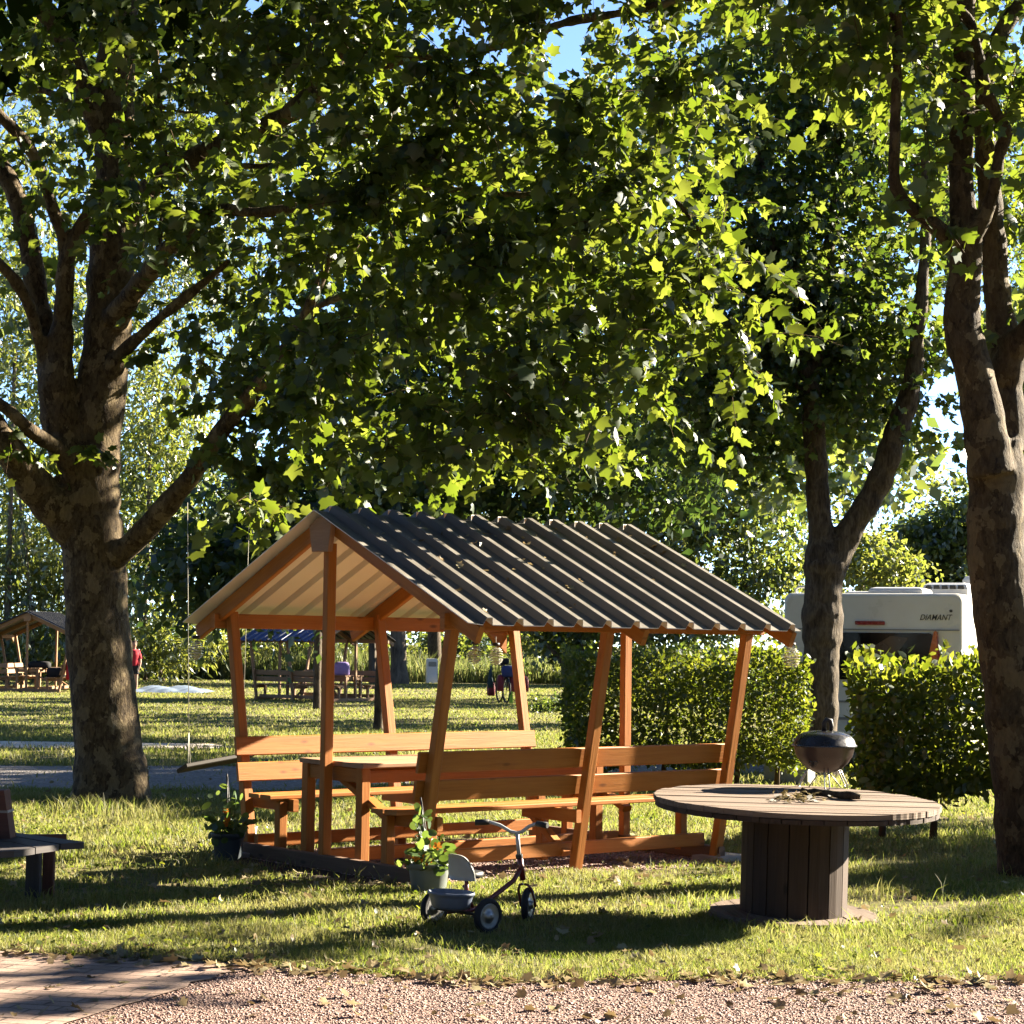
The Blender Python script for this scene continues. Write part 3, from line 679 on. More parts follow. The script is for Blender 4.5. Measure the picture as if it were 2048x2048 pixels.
# ------------------------------------------------------------------ wind spinners under the eaves
def spinner_bm():
    m = MB(); n = 9
    for i in range(n):
        t = (i + .5) / n * 2 - 1; r = .062 * math.sqrt(max(.05, 1 - t * t * .8)); z = -.10 - .075 * t - .0
        k = 18; ring = []
        for j in range(k): a = 2 * math.pi * j / k; ring.append((r * math.cos(a), r * math.sin(a), z + .006 * math.sin(a + i)))
        b = len(m.v); m.add(ring); m.add([(x * .72, y * .72, z_ + .003) for x, y, z_ in ring]); m.add([(x, y, z_ - .004) for x, y, z_ in ring]); 
        for j in range(k): j2 = (j + 1) % k; m.face((b + j, b + j2, b + k + j2, b + k + j)); m.face((b + 2 * k + j, b + 2 * k + j2, b + j2, b + j))
    return m
def make_spinner(loc, label):
    e = empty('wind_spinner', tuple(loc), 0, label, 'wind spinner', 'wind spinners hanging from the shelter')
    m = MB(); m.tube([(0, 0, .06), (0, 0, -.19)], .002, 5); m.build('cord', M['rope'], e)
    MB().lathe([(.002, .012), (.03, .008), (.032, -.012), (.002, -.016)], 16).build('cap', M['black_plastic'], e)
    spinner_bm().build('spiral', M['spinner'], e); return e
sp0 = make_spinner(at(1583, 1288, sh(XB, -1.7, 0).y), 'striped foil wind spinner hanging from the right end of the roof, before the caravan')
spots = [(sh(2.6, 1.30, 0).y, 950, 1286, 'striped foil wind spinner under the far eave, left one of the pair behind the shelter'), (sh(2.6, 1.30, 0).y, 992, 1288, 'striped foil wind spinner under the far eave, beside the leaning rear post'), (15.6, 392, 1274, 'black capped wind spinner hanging beside the swing rope')]
for Y, px, py, lab in spots:
    o = copy_tree(sp0); o.location = at(px, py, Y); o['label'] = lab
# ------------------------------------------------------------------ caravan behind the hedge
CA = math.radians(-22); c0 = at(1566, 1400, 27.3); CW, CL = 2.37, 5.6
car = empty('caravan', (c0.x, c0.y, 0), CA, 'cream caravan with wide dark rear window, parked behind the hedges', 'caravan')
CM = Matrix.Translation((c0.x, c0.y, 0)) @ Matrix.Rotation(CA, 4, 'Z'); CMi = CM.inverted()
def rear(px, py):
    d = CMi.to_3x3() @ ray(px, py); o = CMi @ CAM; t = -o.y / d.y; p = o + d * t; return p.x, p.z
XZ = Matrix(((1, 0, 0, 0), (0, 0, 1, 0), (0, 1, 0, 0), (0, 0, 0, 1)))
def rounded(x0, x1, z0, z1, r, n=5, rb=.03):
    P = []
    for cx, cz, a0, rr in ((x1 - r, z1 - r, 0, r), (x0 + r, z1 - r, 90, r), (x0 + rb, z0 + rb, 180, rb), (x1 - rb, z0 + rb, 270, rb)):
        for k in range(n + 1): a = math.radians(a0 + 90 * k / n); P.append((cx + rr * math.cos(a), cz + rr * math.sin(a)))
    return P
ztop = rear(1745, 1186)[1]
body = MB()
secs = [(0.0, .05), (.03, .015), (.08, 0)]
poly0 = rounded(0, CW, .14, ztop, .10)
for (y0, i0), (y1, i1) in zip(secs, secs[1:]): pass
n = len(poly0); rows_ = [(0.0, .045), (.012, .022), (.04, .006), (.08, 0), (CL, 0)]
for y, ins in rows_:
    body.add([(CW / 2 + (x - CW / 2) * (1 - ins / CW * 2), y, 1.2 + (z - 1.2) * (1 - ins / 1.2)) for x, z in poly0])
for k in range(len(rows_) - 1):
    for i in range(n): j = (i + 1) % n; body.face((k * n + i, k * n + j, (k + 1) * n + j, (k + 1) * n + i))
body.face(range(n - 1, -1, -1)); body.face(range((len(rows_) - 1) * n, len(rows_) * n))
body.build('body', M['caravan'], car)
def panel(name, px0, py0, px1, py1, mat, th=.02, out=.004, parent=None, bev=.01):
    x0, za = rear(px0, py0); x1, zb_ = rear(px1, py1); z0, z1 = min(za, zb_), max(za, zb_)
    P = rounded(x0, x1, z0, z1, min(bev, (z1 - z0) * .4), 3, min(bev, (z1 - z0) * .4)); return MB().prism(P, -th - .0, -out * 0 + .001, XZ).build(name, mat, parent or car)
win = panel('rear_window', 1622, 1264, 1866, 1362, M['dark_glass'], .03, bev=.05)
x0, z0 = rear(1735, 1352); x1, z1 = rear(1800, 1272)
MB().prism([(x0, z0 + .02), (x0 + .2, z0), (x0 + .30, z0 + .18), (x1 + .12, z1 - .02), (x1 - .12, z1), (x0 - .08, z0 + .28)], -.0325, -.031, XZ).build('painted_reflection', M['pane_reflection'], win)  # brown reflection on the pane, painted as a flat shape
panel('trim_strip', 1572, 1256, 1920, 1262, M['trim_grey'], .018); panel('trim_strip', 1568, 1402, 1912, 1406, M['trim_grey'], .012); panel('trim_strip', 1566, 1436, 1912, 1440, M['trim_grey'], .012)
panel('brake_light', 1711, 1242, 1770, 1250, M['lamp_red'], .03)
x0, z0 = rear(1857, 1322); x1, z1 = rear(1881, 1262)
MB().prism([(x0, z0), (x1, z0), (x1 - .035, z1 - .01), (x1 - .055, z1), (x1 - .075, z1 - .01)], -.07, .0, XZ).build('corner_lamp', M['lamp_orange'], car)
MB().prism([(x1 - .03, z0), (x1 + .012, z0), (x1 - .035, z1 - .03)], -.073, -.002, XZ).build('corner_lamp', M['lamp_red'], car)
panel('number_plate', 1696, 1440, 1840, 1462, M['caravan_white'], .02); panel('plate_band', 1696, 1441, 1704, 1461, M['plate_blue'], .022)
# lettering
tc = bpy.data.curves.new('lettering_curve', 'FONT'); tc.body = 'DIAMANT'; tc.shear = .35; tc.extrude = .002; tc.offset = .004; tc.align_x = 'LEFT'
xa, za = rear(1839, 1240); xb, zb2 = rear(1901, 1229)
to = bpy.data.objects.new('lettering_tmp', tc); COL.objects.link(to); bpy.context.view_layer.update()
tw, thh = to.dimensions.x, to.dimensions.y
tm = bpy.data.meshes.new_from_object(to.evaluated_get(bpy.context.evaluated_depsgraph_get())); COL.objects.unlink(to); bpy.data.objects.remove(to)
sx = (xb - xa) / tw * 1.05; szz = (zb2 - za) / .70
tm.transform(Matrix.Translation((xa, -.004, za)) @ XZ @ Matrix.Diagonal((sx, szz, -1, 1))); tm.materials.clear(); tm.materials.append(M['lettering'])
lo = bpy.data.objects.new('lettering', tm); COL.objects.link(lo); lo.parent = car
ex, ez = rear(1902, 1222); m = MB()
m.prism([(ex + .030 * r * math.cos(a), ez + .026 * r * math.sin(a)) for a, r in [(i * math.pi / 8, (1.0, .55)[i % 2]) for i in range(16)]], -.005, .0, XZ).build('emblem', M['lettering'], car)
zr2 = ztop
MB().tube([(.10, .25, zr2 - .01), (.11, .25, zr2 + .06), (.15, .25, zr2 + .085), (.36, .25, zr2 + .085), (.40, .25, zr2 + .06), (.41, .25, zr2 - .01)], .017, 8).build('roof_rail', M['caravan_white'], car)
def vent(name, x, y, w_, d_, h, parent=car):
    m = MB(); m.lathe([(.5, 0), (.5, .5), (.46, .8), (.38, .95), (.001, 1)], 4, (0, 0, 0)); 
    c_, s_ = math.cos(math.pi / 4), math.sin(math.pi / 4)
    m.v = [(x + (a * c_ - b * s_) * w_ * 1.41, y + (a * s_ + b * c_) * d_ * 1.41, zr2 - .005 + z * h) for a, b, z in m.v]; m.sm = [False] * len(m.sm); return m.build(name, M['caravan_white'], parent)
vent('roof_hatch', .95, .9, .5, .5, .05); vt = vent('roof_hatch', 1.42, .7, .72, .7, .10); ac = vent('air_conditioner', 1.88, 1.9, .62, .95, .20)
for k in range(5): MB().box((1.66 + k * .11, 1.9 - .477, zr2 + .12), (.08, .02, .05)).build('grille_slot', M['black_plastic'], ac)
vent('skylight', 2.0, 3.6, .45, .5, .36)
MB().prism([(0, 0), (.045, 0), (.045, .14), (0, .14)], .1, 5, Matrix.Translation((CW + .001, .35, 1.15)) @ Matrix(((0, 0, .0004, 0), (1, 0, 0, 0), (0, 1, 0, 0), (0, 0, 0, 1)))).build('side_reflector', M['lamp_orange'], car)
MB().box((CW + .004, 1.25, 1.35), (.012, .9, .5)).build('side_window', M['dark_glass'], car)
for x in (.12, CW - .12): MB().lathe([(.001, -.09), (.24, -.09), (.31, -.07), (.32, 0), (.31, .07), (.24, .09), (.001, .09)], 24, (x, 2.7, .32), (1, 0, 0)).build('wheel', M['rubber'], car)

# ------------------------------------------------------------------ far things on the lawn
bk_ = gnd(1006, 1405)
bike = empty('touring_bicycle', (bk_.x, bk_.y, 0), math.radians(10), 'touring bicycle loaded with dark red panniers and a navy bag, parked on the far lawn', 'bicycle')
def bwheel(y, x=0): 
    wv = MB().lathe([(.31, -.02), (.345, -.02), (.345, .02), (.31, .02)], 28, (x, y, .345), (1, .12, 0), closed=True).build('wheel', M['rubber'], bike); sp = MB()
    for k in range(14): a = 2 * math.pi * k / 14; sp.tube([(x, y, .345), (x, y + .31 * math.cos(a), .345 + .31 * math.sin(a))], .002, 4)
    sp.build('spokes', M['steel'], wv)
bwheel(-.5); bwheel(.55)
m = MB(); m.tube([(0, -.5, .345), (.04, -.44, .5), (.0, -.36, .95)], .016, 8); m.tube([(0, -.38, .82), (0, .12, .33)], .02, 8); m.tube([(0, -.38, .88), (0, .22, .84)], .017, 8); m.tube([(0, .12, .33), (0, .24, .95)], .017, 8); m.tube([(0, .12, .33), (0, .55, .345), (0, .22, .84)], .01, 6)
m.build('frame', M['black_plastic'], bike)
hbk = MB().tube([(-.30, -.36, 1.0), (-.2, -.40, 1.02), (0, -.42, 1.0), (.2, -.40, 1.02), (.30, -.36, 1.0)], .014, 8).build('handlebar', M['black_plastic'], bike)
MB().lathe([(.001, -.04), (.07, -.03), (.10, 0), (.05, .04), (.001, .05)], 14, (0, .26, .99)).build('saddle', M['black_plastic'], bike)
def bag(name, c, s, mat, parent=bike): 
    m = MB(); cx, cy_, cz = c; ns = 10
    prof = [(.80, -.5), (.97, -.42), (1, -.1), (.98, .25), (.8, .44), (.5, .5)]
    for r, h in prof:
        m.add([(cx + s[0] / 2 * r * math.copysign(abs(math.cos(2 * math.pi * i / 16)) ** .55, math.cos(2 * math.pi * i / 16)), cy_ + s[1] / 2 * r * math.copysign(abs(math.sin(2 * math.pi * i / 16)) ** .55, math.sin(2 * math.pi * i / 16)), cz + s[2] * h) for i in range(16)])
    for k in range(5):
        for i in range(16): j = (i + 1) % 16; m.face((k * 16 + i, k * 16 + j, k * 16 + 16 + j, k * 16 + 16 + i), None, True)
    m.face(range(15, -1, -1)); m.face(range(80, 96)); return m.build(name, mat, parent)
bag('pannier', (-.16, -.45, .52), (.17, .3, .42), M['darkred_cloth']); bag('pannier', (.16, -.45, .50), (.18, .3, .42), M['darkred_cloth']); bag('pannier', (-.24, .5, .34), (.2, .34, .36), M['darkred_cloth']); bag('pannier', (.62, .4, .48), (.24, .4, .42), M['darkred_cloth'])
bag('handlebar_bag', (0.03, -.52, .83), (.34, .22, .30), M['blue_cloth']); bag('helmet', (-.03, -.42, 1.09), (.2, .24, .15), M['black_cloth'])
m = MB(); m.tube([(.0, .45, .62), (.62, .42, .66)], .012, 6); m.build('rack', M['black_plastic'], bike)
tag(MB().prism([(-.05, 0), (.05, 0), (.04, .3), (-.03, .33)], -.02, .02, Matrix.Translation(gnd(1022, 1407)) @ XZ).build('lime_bag', M['green_bag']), 'lime green bag standing on the grass beside the touring bicycle', 'bag')
hp2 = Vector((bk_.x - .32, bk_.y - .40, .99)); m = MB(); m.tube([hp2, hp2 + Vector((-.01, 0, -.25)), hp2 + Vector((-.02, 0, -.45)), hp2 + Vector((-.01, 0, -.6))], [.01, .05, .075, .07], 8); tag(m.build('drying_cloth', M['teal_cloth']), 'dark teal cloth hanging from the handlebar of the touring bicycle', 'cloth')

cb = gnd(863, 1366); m = MB(); cbx = empty('utility_cabinet', (cb.x, cb.y, 0), .2, 'white utility cabinet at the edge of the tall grass', 'cabinet')
MB().prism(rounded(-.20, .20, .0, .92, .06), -.15, .15, XZ).build('body', M['white_plastic'], cbx)
MB().prism(rounded(-.15, .15, .12, .55, .03), -.165, -.148, XZ).build('door', M['caravan_white'], cbx); MB().prism(rounded(-.15, .15, .62, .80, .03), -.165, -.148, XZ).build('panel', M['trim_grey'], cbx)
sp_ = gnd(340, 1384); V = []; nx, ny = 40, 24
gx = np.linspace(-1.15, 1.15, nx); gy = np.linspace(-1.3, 1.3, ny); GX, GY = np.meshgrid(gx, gy)
edge = (1 - (np.abs(GX) / 1.15) ** 4) * (1 - (np.abs(GY) / 1.3) ** 4)
GZ = .012 + edge * (.05 + .085 * np.abs(np.sin(GX * 3.1 + GY * 1.3)) + .05 * np.sin(GX * 7 - GY * 4) ** 2)
F_ = [(j * nx + i, j * nx + i + 1, (j + 1) * nx + i + 1, (j + 1) * nx + i) for j in range(ny - 1) for i in range(nx - 1)]
tarp = mesh_np('ground_sheet', np.stack([GX + sp_.x, GY + sp_.y, GZ], -1).reshape(-1, 3), np.array(F_), M['sheet_blue'], None, True); tag(tarp, 'crumpled white and pale blue sheet lying on the far lawn', 'ground sheet')

def remesh(mb, name, mat, vox, parent=None, smooth_iter=2):
    o = mb.build(name + '_src', mat); md = o.modifiers.new('r', 'REMESH'); md.mode = 'VOXEL'; md.voxel_size = vox; md.use_smooth_shade = True
    if smooth_iter: s_ = o.modifiers.new('s', 'SMOOTH'); s_.iterations = smooth_iter; s_.factor = .5
    bpy.context.view_layer.update()
    me = bpy.data.meshes.new_from_object(o.evaluated_get(bpy.context.evaluated_depsgraph_get())); me.name = name
    me.materials.clear(); me.materials.append(mat); bpy.data.objects.remove(o); r = bpy.data.objects.new(name, me); COL.objects.link(r)
    if parent is not None: r.parent = parent
    return r
# person in red, walking away
pp = gnd(266, 1384); per_ = empty('person', (pp.x, pp.y, 0), 0, 'person in a red shirt and black shorts, standing half hidden behind the mottled tree trunk', 'person'); ps = .83
def PS(*a): return tuple(x * ps for x in a)
b_ = MB()
b_.tube([PS(0, .02, 1.0), PS(0, 0, .92), PS(0, .0, 1.12), PS(0, .01, 1.3), PS(0, .02, 1.42), PS(0, .01, 1.5)], [.1, .13, .125, .15, .12, .05], 12)
b_.tube([PS(0, .01, 1.46), PS(0, -.01, 1.56), PS(0, -.01, 1.63), PS(0, -.01, 1.70), PS(0, 0, 1.75)], [.045, .06, .082, .078, .04], 12)
for s in (-1, 1):
    b_.tube([PS(s * .075, 0, .95), PS(s * .09, -.02 * s, .72), PS(s * .09, .02 * s, .48), PS(s * .092, .05 * s, .28), PS(s * .09, .06 * s, .08)], [.08, .075, .052, .05, .034], 10)
    b_.tube([PS(s * .09, .06 * s, .05), PS(s * .095, .06 * s - .14, .03)], [.038, .03], 8)
    b_.tube([PS(s * .15, .01, 1.42), PS(s * .21, .02, 1.22), PS(s * .235, -.02, 1.02), PS(s * .22, -.09, .86), PS(s * .215, -.11, .80)], [.048, .042, .036, .028, .022], 10)
    for k in range(4): b_.tube([PS(s * (.21 + .0 * k), -.13 + .018 * k, .80), PS(s * .205, -.14 + .022 * k, .70 + .006 * (k % 2))], [.009, .007], 6)
remesh(b_, 'body', M['skin'], .014, per_)
c_ = MB(); c_.tube([PS(0, 0, .90), PS(0, 0, 1.1), PS(0, .01, 1.3), PS(0, .02, 1.44), PS(0, .012, 1.49)], [.155, .15, .172, .145, .065], 14)
for s in (-1, 1): c_.tube([PS(s * .12, .01, 1.43), PS(s * .205, .02, 1.23), PS(s * .222, .0, 1.14)], [.07, .06, .056], 10)
remesh(c_, 'shirt', M['red_cloth'], .018, per_)
c_ = MB(); c_.tube([PS(0, 0, .96), PS(0, 0, .84)], [.15, .15], 14)
for s in (-1, 1): c_.tube([PS(s * .075, 0, .9), PS(s * .09, -.02 * s, .62)], [.1, .098], 12)
remesh(c_, 'shorts', M['black_cloth'], .018, per_)
MB().lathe([(.001, .105), (.05, .095), (.082, .05), (.09, 0), (.08, -.05), (.06, -.08)], 16, PS(0, .012, 1.67)).build('hair', M['hair'], per_)
for s in (-1, 1): MB().tube([PS(s * .09, .06 * s + .03, .03), PS(s * .095, .06 * s - .16, .028)], [.045, .036], 8).build('shoe', M['black_cloth'], per_)

bx_ = gnd(1579, 1566); sb = empty('storage_box', (bx_.x, bx_.y, 0), CA, 'pale grey storage box on the ground left of the forked tree, under the hedge end', 'box')
MB().box((0, 0, .15), (.52, .36, .29), 0, .012).build('body', M['trim_grey'], sb); MB().box((0, 0, .312), (.55, .39, .035), 0, .01).build('lid', M['caravan_white'], sb)
# things on the far tables
def far_bag(px, py, Y, s, mat, name, label, cat):
    p = at(px, py, Y); o = bag(name, (0, 0, s[2] / 2), s, mat, None); o.location = p; return tag(o, label, cat)
def bottle(px, py, Y, h, r, mat, label): 
    o = MB().lathe([(.001, 0), (r, 0), (r, h * .62), (r * .4, h * .8), (r * .4, h), (.001, h)], 12).build('drink_bottle', mat); o.location = at(px, py, Y); return tag(o, label, 'bottle')
TBZ = .735 * .86 + .02; BM = Matrix.Translation(blue.location) @ Matrix.Rotation(blue.rotation_euler.z, 4, 'Z') @ Matrix.Scale(.90, 4)
def bt(x, y): return BM @ Vector((x, y, .752))
for nm, xy, s, mat, lab, cat in (('lilac_bag', (.4, .12), (.42, .3, .34), M['purple'], 'lilac bag on the table of the blue roofed shelter', 'bag'), ('dark_red_bag', (.9, .1), (.3, .26, .32), M['darkred_cloth'], 'small dark red bag on the table of the blue roofed shelter', 'bag')):
    o = bag(nm, (0, 0, s[2] / 2), s, mat, None); o.location = bt(*xy); tag(o, lab, cat)
for xy, h, mat, lab in (((1.25, .15), .30, M['teal_cloth'], 'dark drink bottle on the table of the blue roofed shelter, taller one'), ((1.5, .0), .22, M['black_plastic'], 'squat black drink bottle on the table of the blue roofed shelter'), ):
    o = MB().lathe([(.001, 0), (.045, 0), (.045, h * .62), (.018, h * .8), (.018, h), (.001, h)], 12).build('drink_bottle', mat); o.location = bt(*xy); tag(o, lab, 'bottle')
LM = Matrix.Translation(left_sh.location) @ Matrix.Rotation(left_sh.rotation_euler.z, 4, 'Z') @ Matrix.Scale(.9, 4)
o = bag('black_bag', (0, 0, .09), (.62, .4, .2), M['black_cloth'], None); o.location = LM @ Vector((.5, -.25, .752)); tag(o, 'black bag lying on the table of the shelter left of the trunk', 'bag')
o = bag('rucksack', (0, 0, .13), (.5, .36, .28), M['black_cloth'], None); o.location = LM @ Vector((.4, -.80, .474)); tag(o, 'black rucksack on the bench of the shelter left of the trunk', 'rucksack')
o = bag('red_jacket', (0, 0, .0), (.2, .4, .62), M['red_cloth'], None); o.location = LM @ Vector((.3, -1.30, .75)); tag(o, 'red jacket hanging on the bench of the shelter left of the trunk', 'jacket')
# ------------------------------------------------------------------ trees
def smooth_line(pts, sub=4):
    """Catmull-Rom through (x,y,z,r)"""
    P = [np.array(p, float) for p in pts]; P = [2 * P[0] - P[1]] + P + [2 * P[-1] - P[-2]]; out = []
    for i in range(1, len(P) - 2):
        for k in range(sub):
            t = k / sub; a, b, c, d = P[i - 1], P[i], P[i + 1], P[i + 2]
            out.append(.5 * ((2 * b) + (-a + c) * t + (2 * a - 5 * b + 4 * c - d) * t * t + (-a + 3 * b - 3 * c + d) * t ** 3))
    out.append(P[-2]); return out
def limb(mb, pxs, Y0, Y1=None, n=14, rough=.05):
    """pxs: (px, py, halfwidth px) along the limb, between depths Y0 and Y1"""
    Y1 = Y0 if Y1 is None else Y1; m = len(pxs); L = []
    for i, (x, y, h) in enumerate(pxs):
        Y = Y0 + (Y1 - Y0) * i / (m - 1); p = at(x, y, Y); L.append((p.x, p.y, p.z, h * Y / FPX))
    S = smooth_line(L, 4); ph = random.random() * 6
    mb.tube([s[:3] for s in S], [max(.006, s[3] * (1 + rough * math.sin(i * 1.7 + ph) + rough * random.uniform(-1, 1))) for i, s in enumerate(S)], n)
def E(px, py, Y, rx, ry, rz, n):
    p = at(px, py, Y); return (tuple(p), (rx * Y / FPX, rz, ry * Y / FPX), n)
sxn, syn, szn = SUN
def shadow_at(C, z): k = (C[:, 2] - z) / szn; return C[:, 0] - sxn * k, C[:, 1] - syn * k
SHi = np.array(SHM.inverted())
def keep_sunny(C, ground=True):
    """True for twigs that would throw their shade on the shelter, the drum table or the open grass in front"""
    bad = np.zeros(len(C), bool)
    for z in (1.9, 1.2, .6):
        x, y = shadow_at(C, z); lx = SHi[0, 0] * x + SHi[0, 1] * y + SHi[0, 3]; ly = SHi[1, 0] * x + SHi[1, 1] * y + SHi[1, 3]
        bad |= (lx > -.35) & (lx < 3.3) & (np.abs(ly) < 2.05) & (C[:, 2] > z)
    x, y = shadow_at(C, .7); bad |= (np.hypot(x - DX, y - DY) < 1.15)
    if not ground: return bad
    x, y = shadow_at(C, 0.0); X = 1024 + FPX * x / y; Yp = HOR + FPX * EYE / y
    for (a, b, c, d) in ((-200, 1400, 1640, 1785), (500, 1500, 1650, 1840), (-200, 2200, 1930, 2060), (1250, 2100, 1800, 2060), (300, 1300, 1920, 1975), (0, 500, 1830, 1875), (450, 1080, 1372, 1397), (-100, 450, 1372, 1396), (-100, 1080, 1420, 1427), (480, 1080, 1428, 1438), (-100, 440, 1476, 1490)):
        bad |= (X > a) & (X < b) & (Yp > c) & (Yp < d) & (y > 0)
    x, y = shadow_at(C, .9); hz = (y > 21) & (y < 24.5) & (x > .3) & (x < 3.6); bad |= hz
    hz2 = (y > 15.8) & (y < 18) & (x > 2.3) & (x < 4.2); bad |= hz2
    # the lit flank of the big left trunk
    k = (C[:, 0] + 3.7) / sxn; ty = C[:, 1] - syn * k; tz = C[:, 2] - szn * k
    bad |= (np.abs(ty - 20.1) < .55) & (tz > .8) & (tz < 6) & (k > .8) & (rng.random(len(C)) < .8)
    return bad

# --- left plane tree
YA = 20.2
ta = empty('plane_tree', tuple(gnd(220, 1602)), 0, 'big plane tree with mottled bark and many limbs, on the left behind the swing', 'tree', 'plane trees around the picnic shelter')
inv = Matrix.Translation(-ta.location)
m = MB()
limb(m, [(226, 1650, 92), (222, 1600, 80), (221, 1550, 73), (212, 1450, 66), (199, 1300, 64), (190, 1150, 61), (181, 1050, 62), (178, 970, 64), (186, 890, 58), (200, 800, 51), (212, 700, 48), (221, 600, 47), (225, 500, 46), (230, 350, 40), (228, 250, 42), (231, 150, 39), (235, 30, 38), (238, -200, 30), (240, -520, 16)], YA, n=22, rough=.03)
for a in ((268, 1600, 310, 1628), (178, 1600, 150, 1632), (225, 1600, 232, 1645)): limb(m, [(a[0] - (a[0] - 215) * .4, 1530, 40), (a[0], a[1], 34), (a[2], a[3], 14)], YA - .1, YA - .25)
limb(m, [(165, 960, 44), (140, 910, 42), (120, 830, 39), (112, 760, 36), (124, 660, 24), (128, 600, 19), (133, 530, 18), (150, 480, 15), (172, 435, 14), (185, 412, 9)], YA - .1, YA - .5)
limb(m, [(131, 540, 17), (128, 480, 14), (100, 400, 13), (72, 320, 13), (40, 272, 13), (0, 232, 12), (-70, 170, 10)], YA - .3, YA - .9)
limb(m, [(112, 800, 33), (98, 720, 26), (90, 660, 24), (76, 600, 23), (60, 500, 22), (42, 420, 21), (18, 360, 20), (-15, 310, 19), (-90, 220, 14)], YA, YA - .2)
limb(m, [(100, 760, 20), (82, 700, 13), (68, 640, 12), (48, 590, 12), (18, 548, 11), (-30, 500, 10)], YA - .2, YA - .8)
limb(m, [(150, 935, 30), (118, 898, 20), (88, 878, 16), (60, 860, 15), (28, 832, 14), (-60, 760, 12)], YA - .2, YA - 1)
limb(m, [(175, 1085, 50), (130, 1035, 45), (95, 1000, 40), (60, 958, 34), (30, 918, 32), (0, 875, 30), (-80, 760, 24)], YA, YA - .8)
limb(m, [(205, 1125, 34), (250, 1098, 26), (300, 1050, 23), (350, 992, 22), (400, 930, 20), (450, 850, 19), (520, 770, 17), (580, 690, 17), (610, 640, 15), (625, 600, 13), (660, 520, 9), (700, 430, 6)], YA, YA - 2.4)
limb(m, [(215, 760, 26), (240, 712, 18), (282, 670, 13), (320, 636, 12), (365, 600, 12), (415, 560, 9), (460, 520, 6)], YA - .1, YA - 1)
limb(m, [(230, 640, 30), (258, 600, 22), (285, 562, 20), (318, 520, 19), (352, 482, 17), (395, 436, 15), (450, 420, 12), (520, 425, 11), (620, 410, 10), (690, 398, 9.5), (770, 384, 9), (850, 376, 8), (950, 383, 7), (1060, 391, 6.5), (1170, 392, 7), (1330, 393, 6.5), (1390, 450, 4.5), (1440, 520, 3)], YA - .2, YA - 4.4, n=10)
limb(m, [(240, 440, 32), (275, 400, 26), (320, 360, 24), (392, 315, 22), (470, 280, 21), (545, 245, 19), (600, 210, 18), (660, 130, 18), (720, 55, 17), (800, -40, 14), (900, -180, 9)], YA, YA - 2.5)
limb(m, [(600, 215, 14), (690, 160, 12), (790, 122, 11), (880, 107, 11), (1000, 92, 10), (1130, 45, 11), (1240, 25, 10), (1340, 5, 8), (1460, -30, 6)], YA - 1.6, YA - 4, n=10)
limb(m, [(620, 620, 9), (700, 590, 7), (815, 606, 6), (900, 612, 6), (1000, 614, 4.5), (1090, 640, 3)], YA - 2.2, YA - 4, n=8)
limb(m, [(420, 330, 9), (560, 330, 7), (680, 290, 7), (800, 255, 6), (930, 262, 4)], YA - .8, YA - 2.6, n=8)
limb(m, [(313, 530, 6), (326, 417, 5), (337, 344, 5), (326, 272, 5), (318, 190, 5), (314, 100, 4)], YA - .7, n=8)
limb(m, [(225, 300, 28), (190, 230, 24), (155, 140, 23), (108, 48, 22), (60, -5, 20), (0, -60, 16)], YA, YA - .6)
limb(m, [(200, 250, 10), (150, 210, 8), (80, 180, 7), (20, 190, 5), (-40, 200, 4)], YA + .3, YA + 1, n=8)
limb(m, [(280, 205, 8), (400, 225, 6), (520, 180, 6), (640, 190, 4)], YA + .4, YA + 1, n=8)
m.v = [tuple(inv @ Vector(p)) for p in m.v]
ra = remesh(m, 'trunk', M['plane_bark'], .026, ta, 1)
# bark relief on the trunk surface
def bark_noise(o, amp, sc):
    me = o.data; n_ = len(me.vertices); co_ = np.zeros(n_ * 3, np.float32); me.vertices.foreach_get('co', co_); no = np.zeros(n_ * 3, np.float32)
    me.vertices.foreach_get('normal', no); co_ = co_.reshape(-1, 3); no = no.reshape(-1, 3); h = np.zeros(n_)
    for k, (f, a) in enumerate(((sc, 1), (sc * 2.3, .6), (sc * 5, .35))):
        ph = rng.random(6) * 6.28
        h += a * np.sin(co_[:, 0] * f + ph[0] + 1.3 * np.sin(co_[:, 2] * f * .5 + ph[1])) * np.sin(co_[:, 1] * f + ph[2] + np.sin(co_[:, 2] * f * .6 + ph[3])) + .4 * a * np.sin(co_[:, 2] * f * .7 + ph[4])
    co_ += no * (h * amp)[:, None]; me.vertices.foreach_set('co', co_.ravel().astype(np.float32)); me.update()
bark_noise(ra, .008, 7)
TP = T_plane(); TD, TN = T_diamond(), T_narrow()
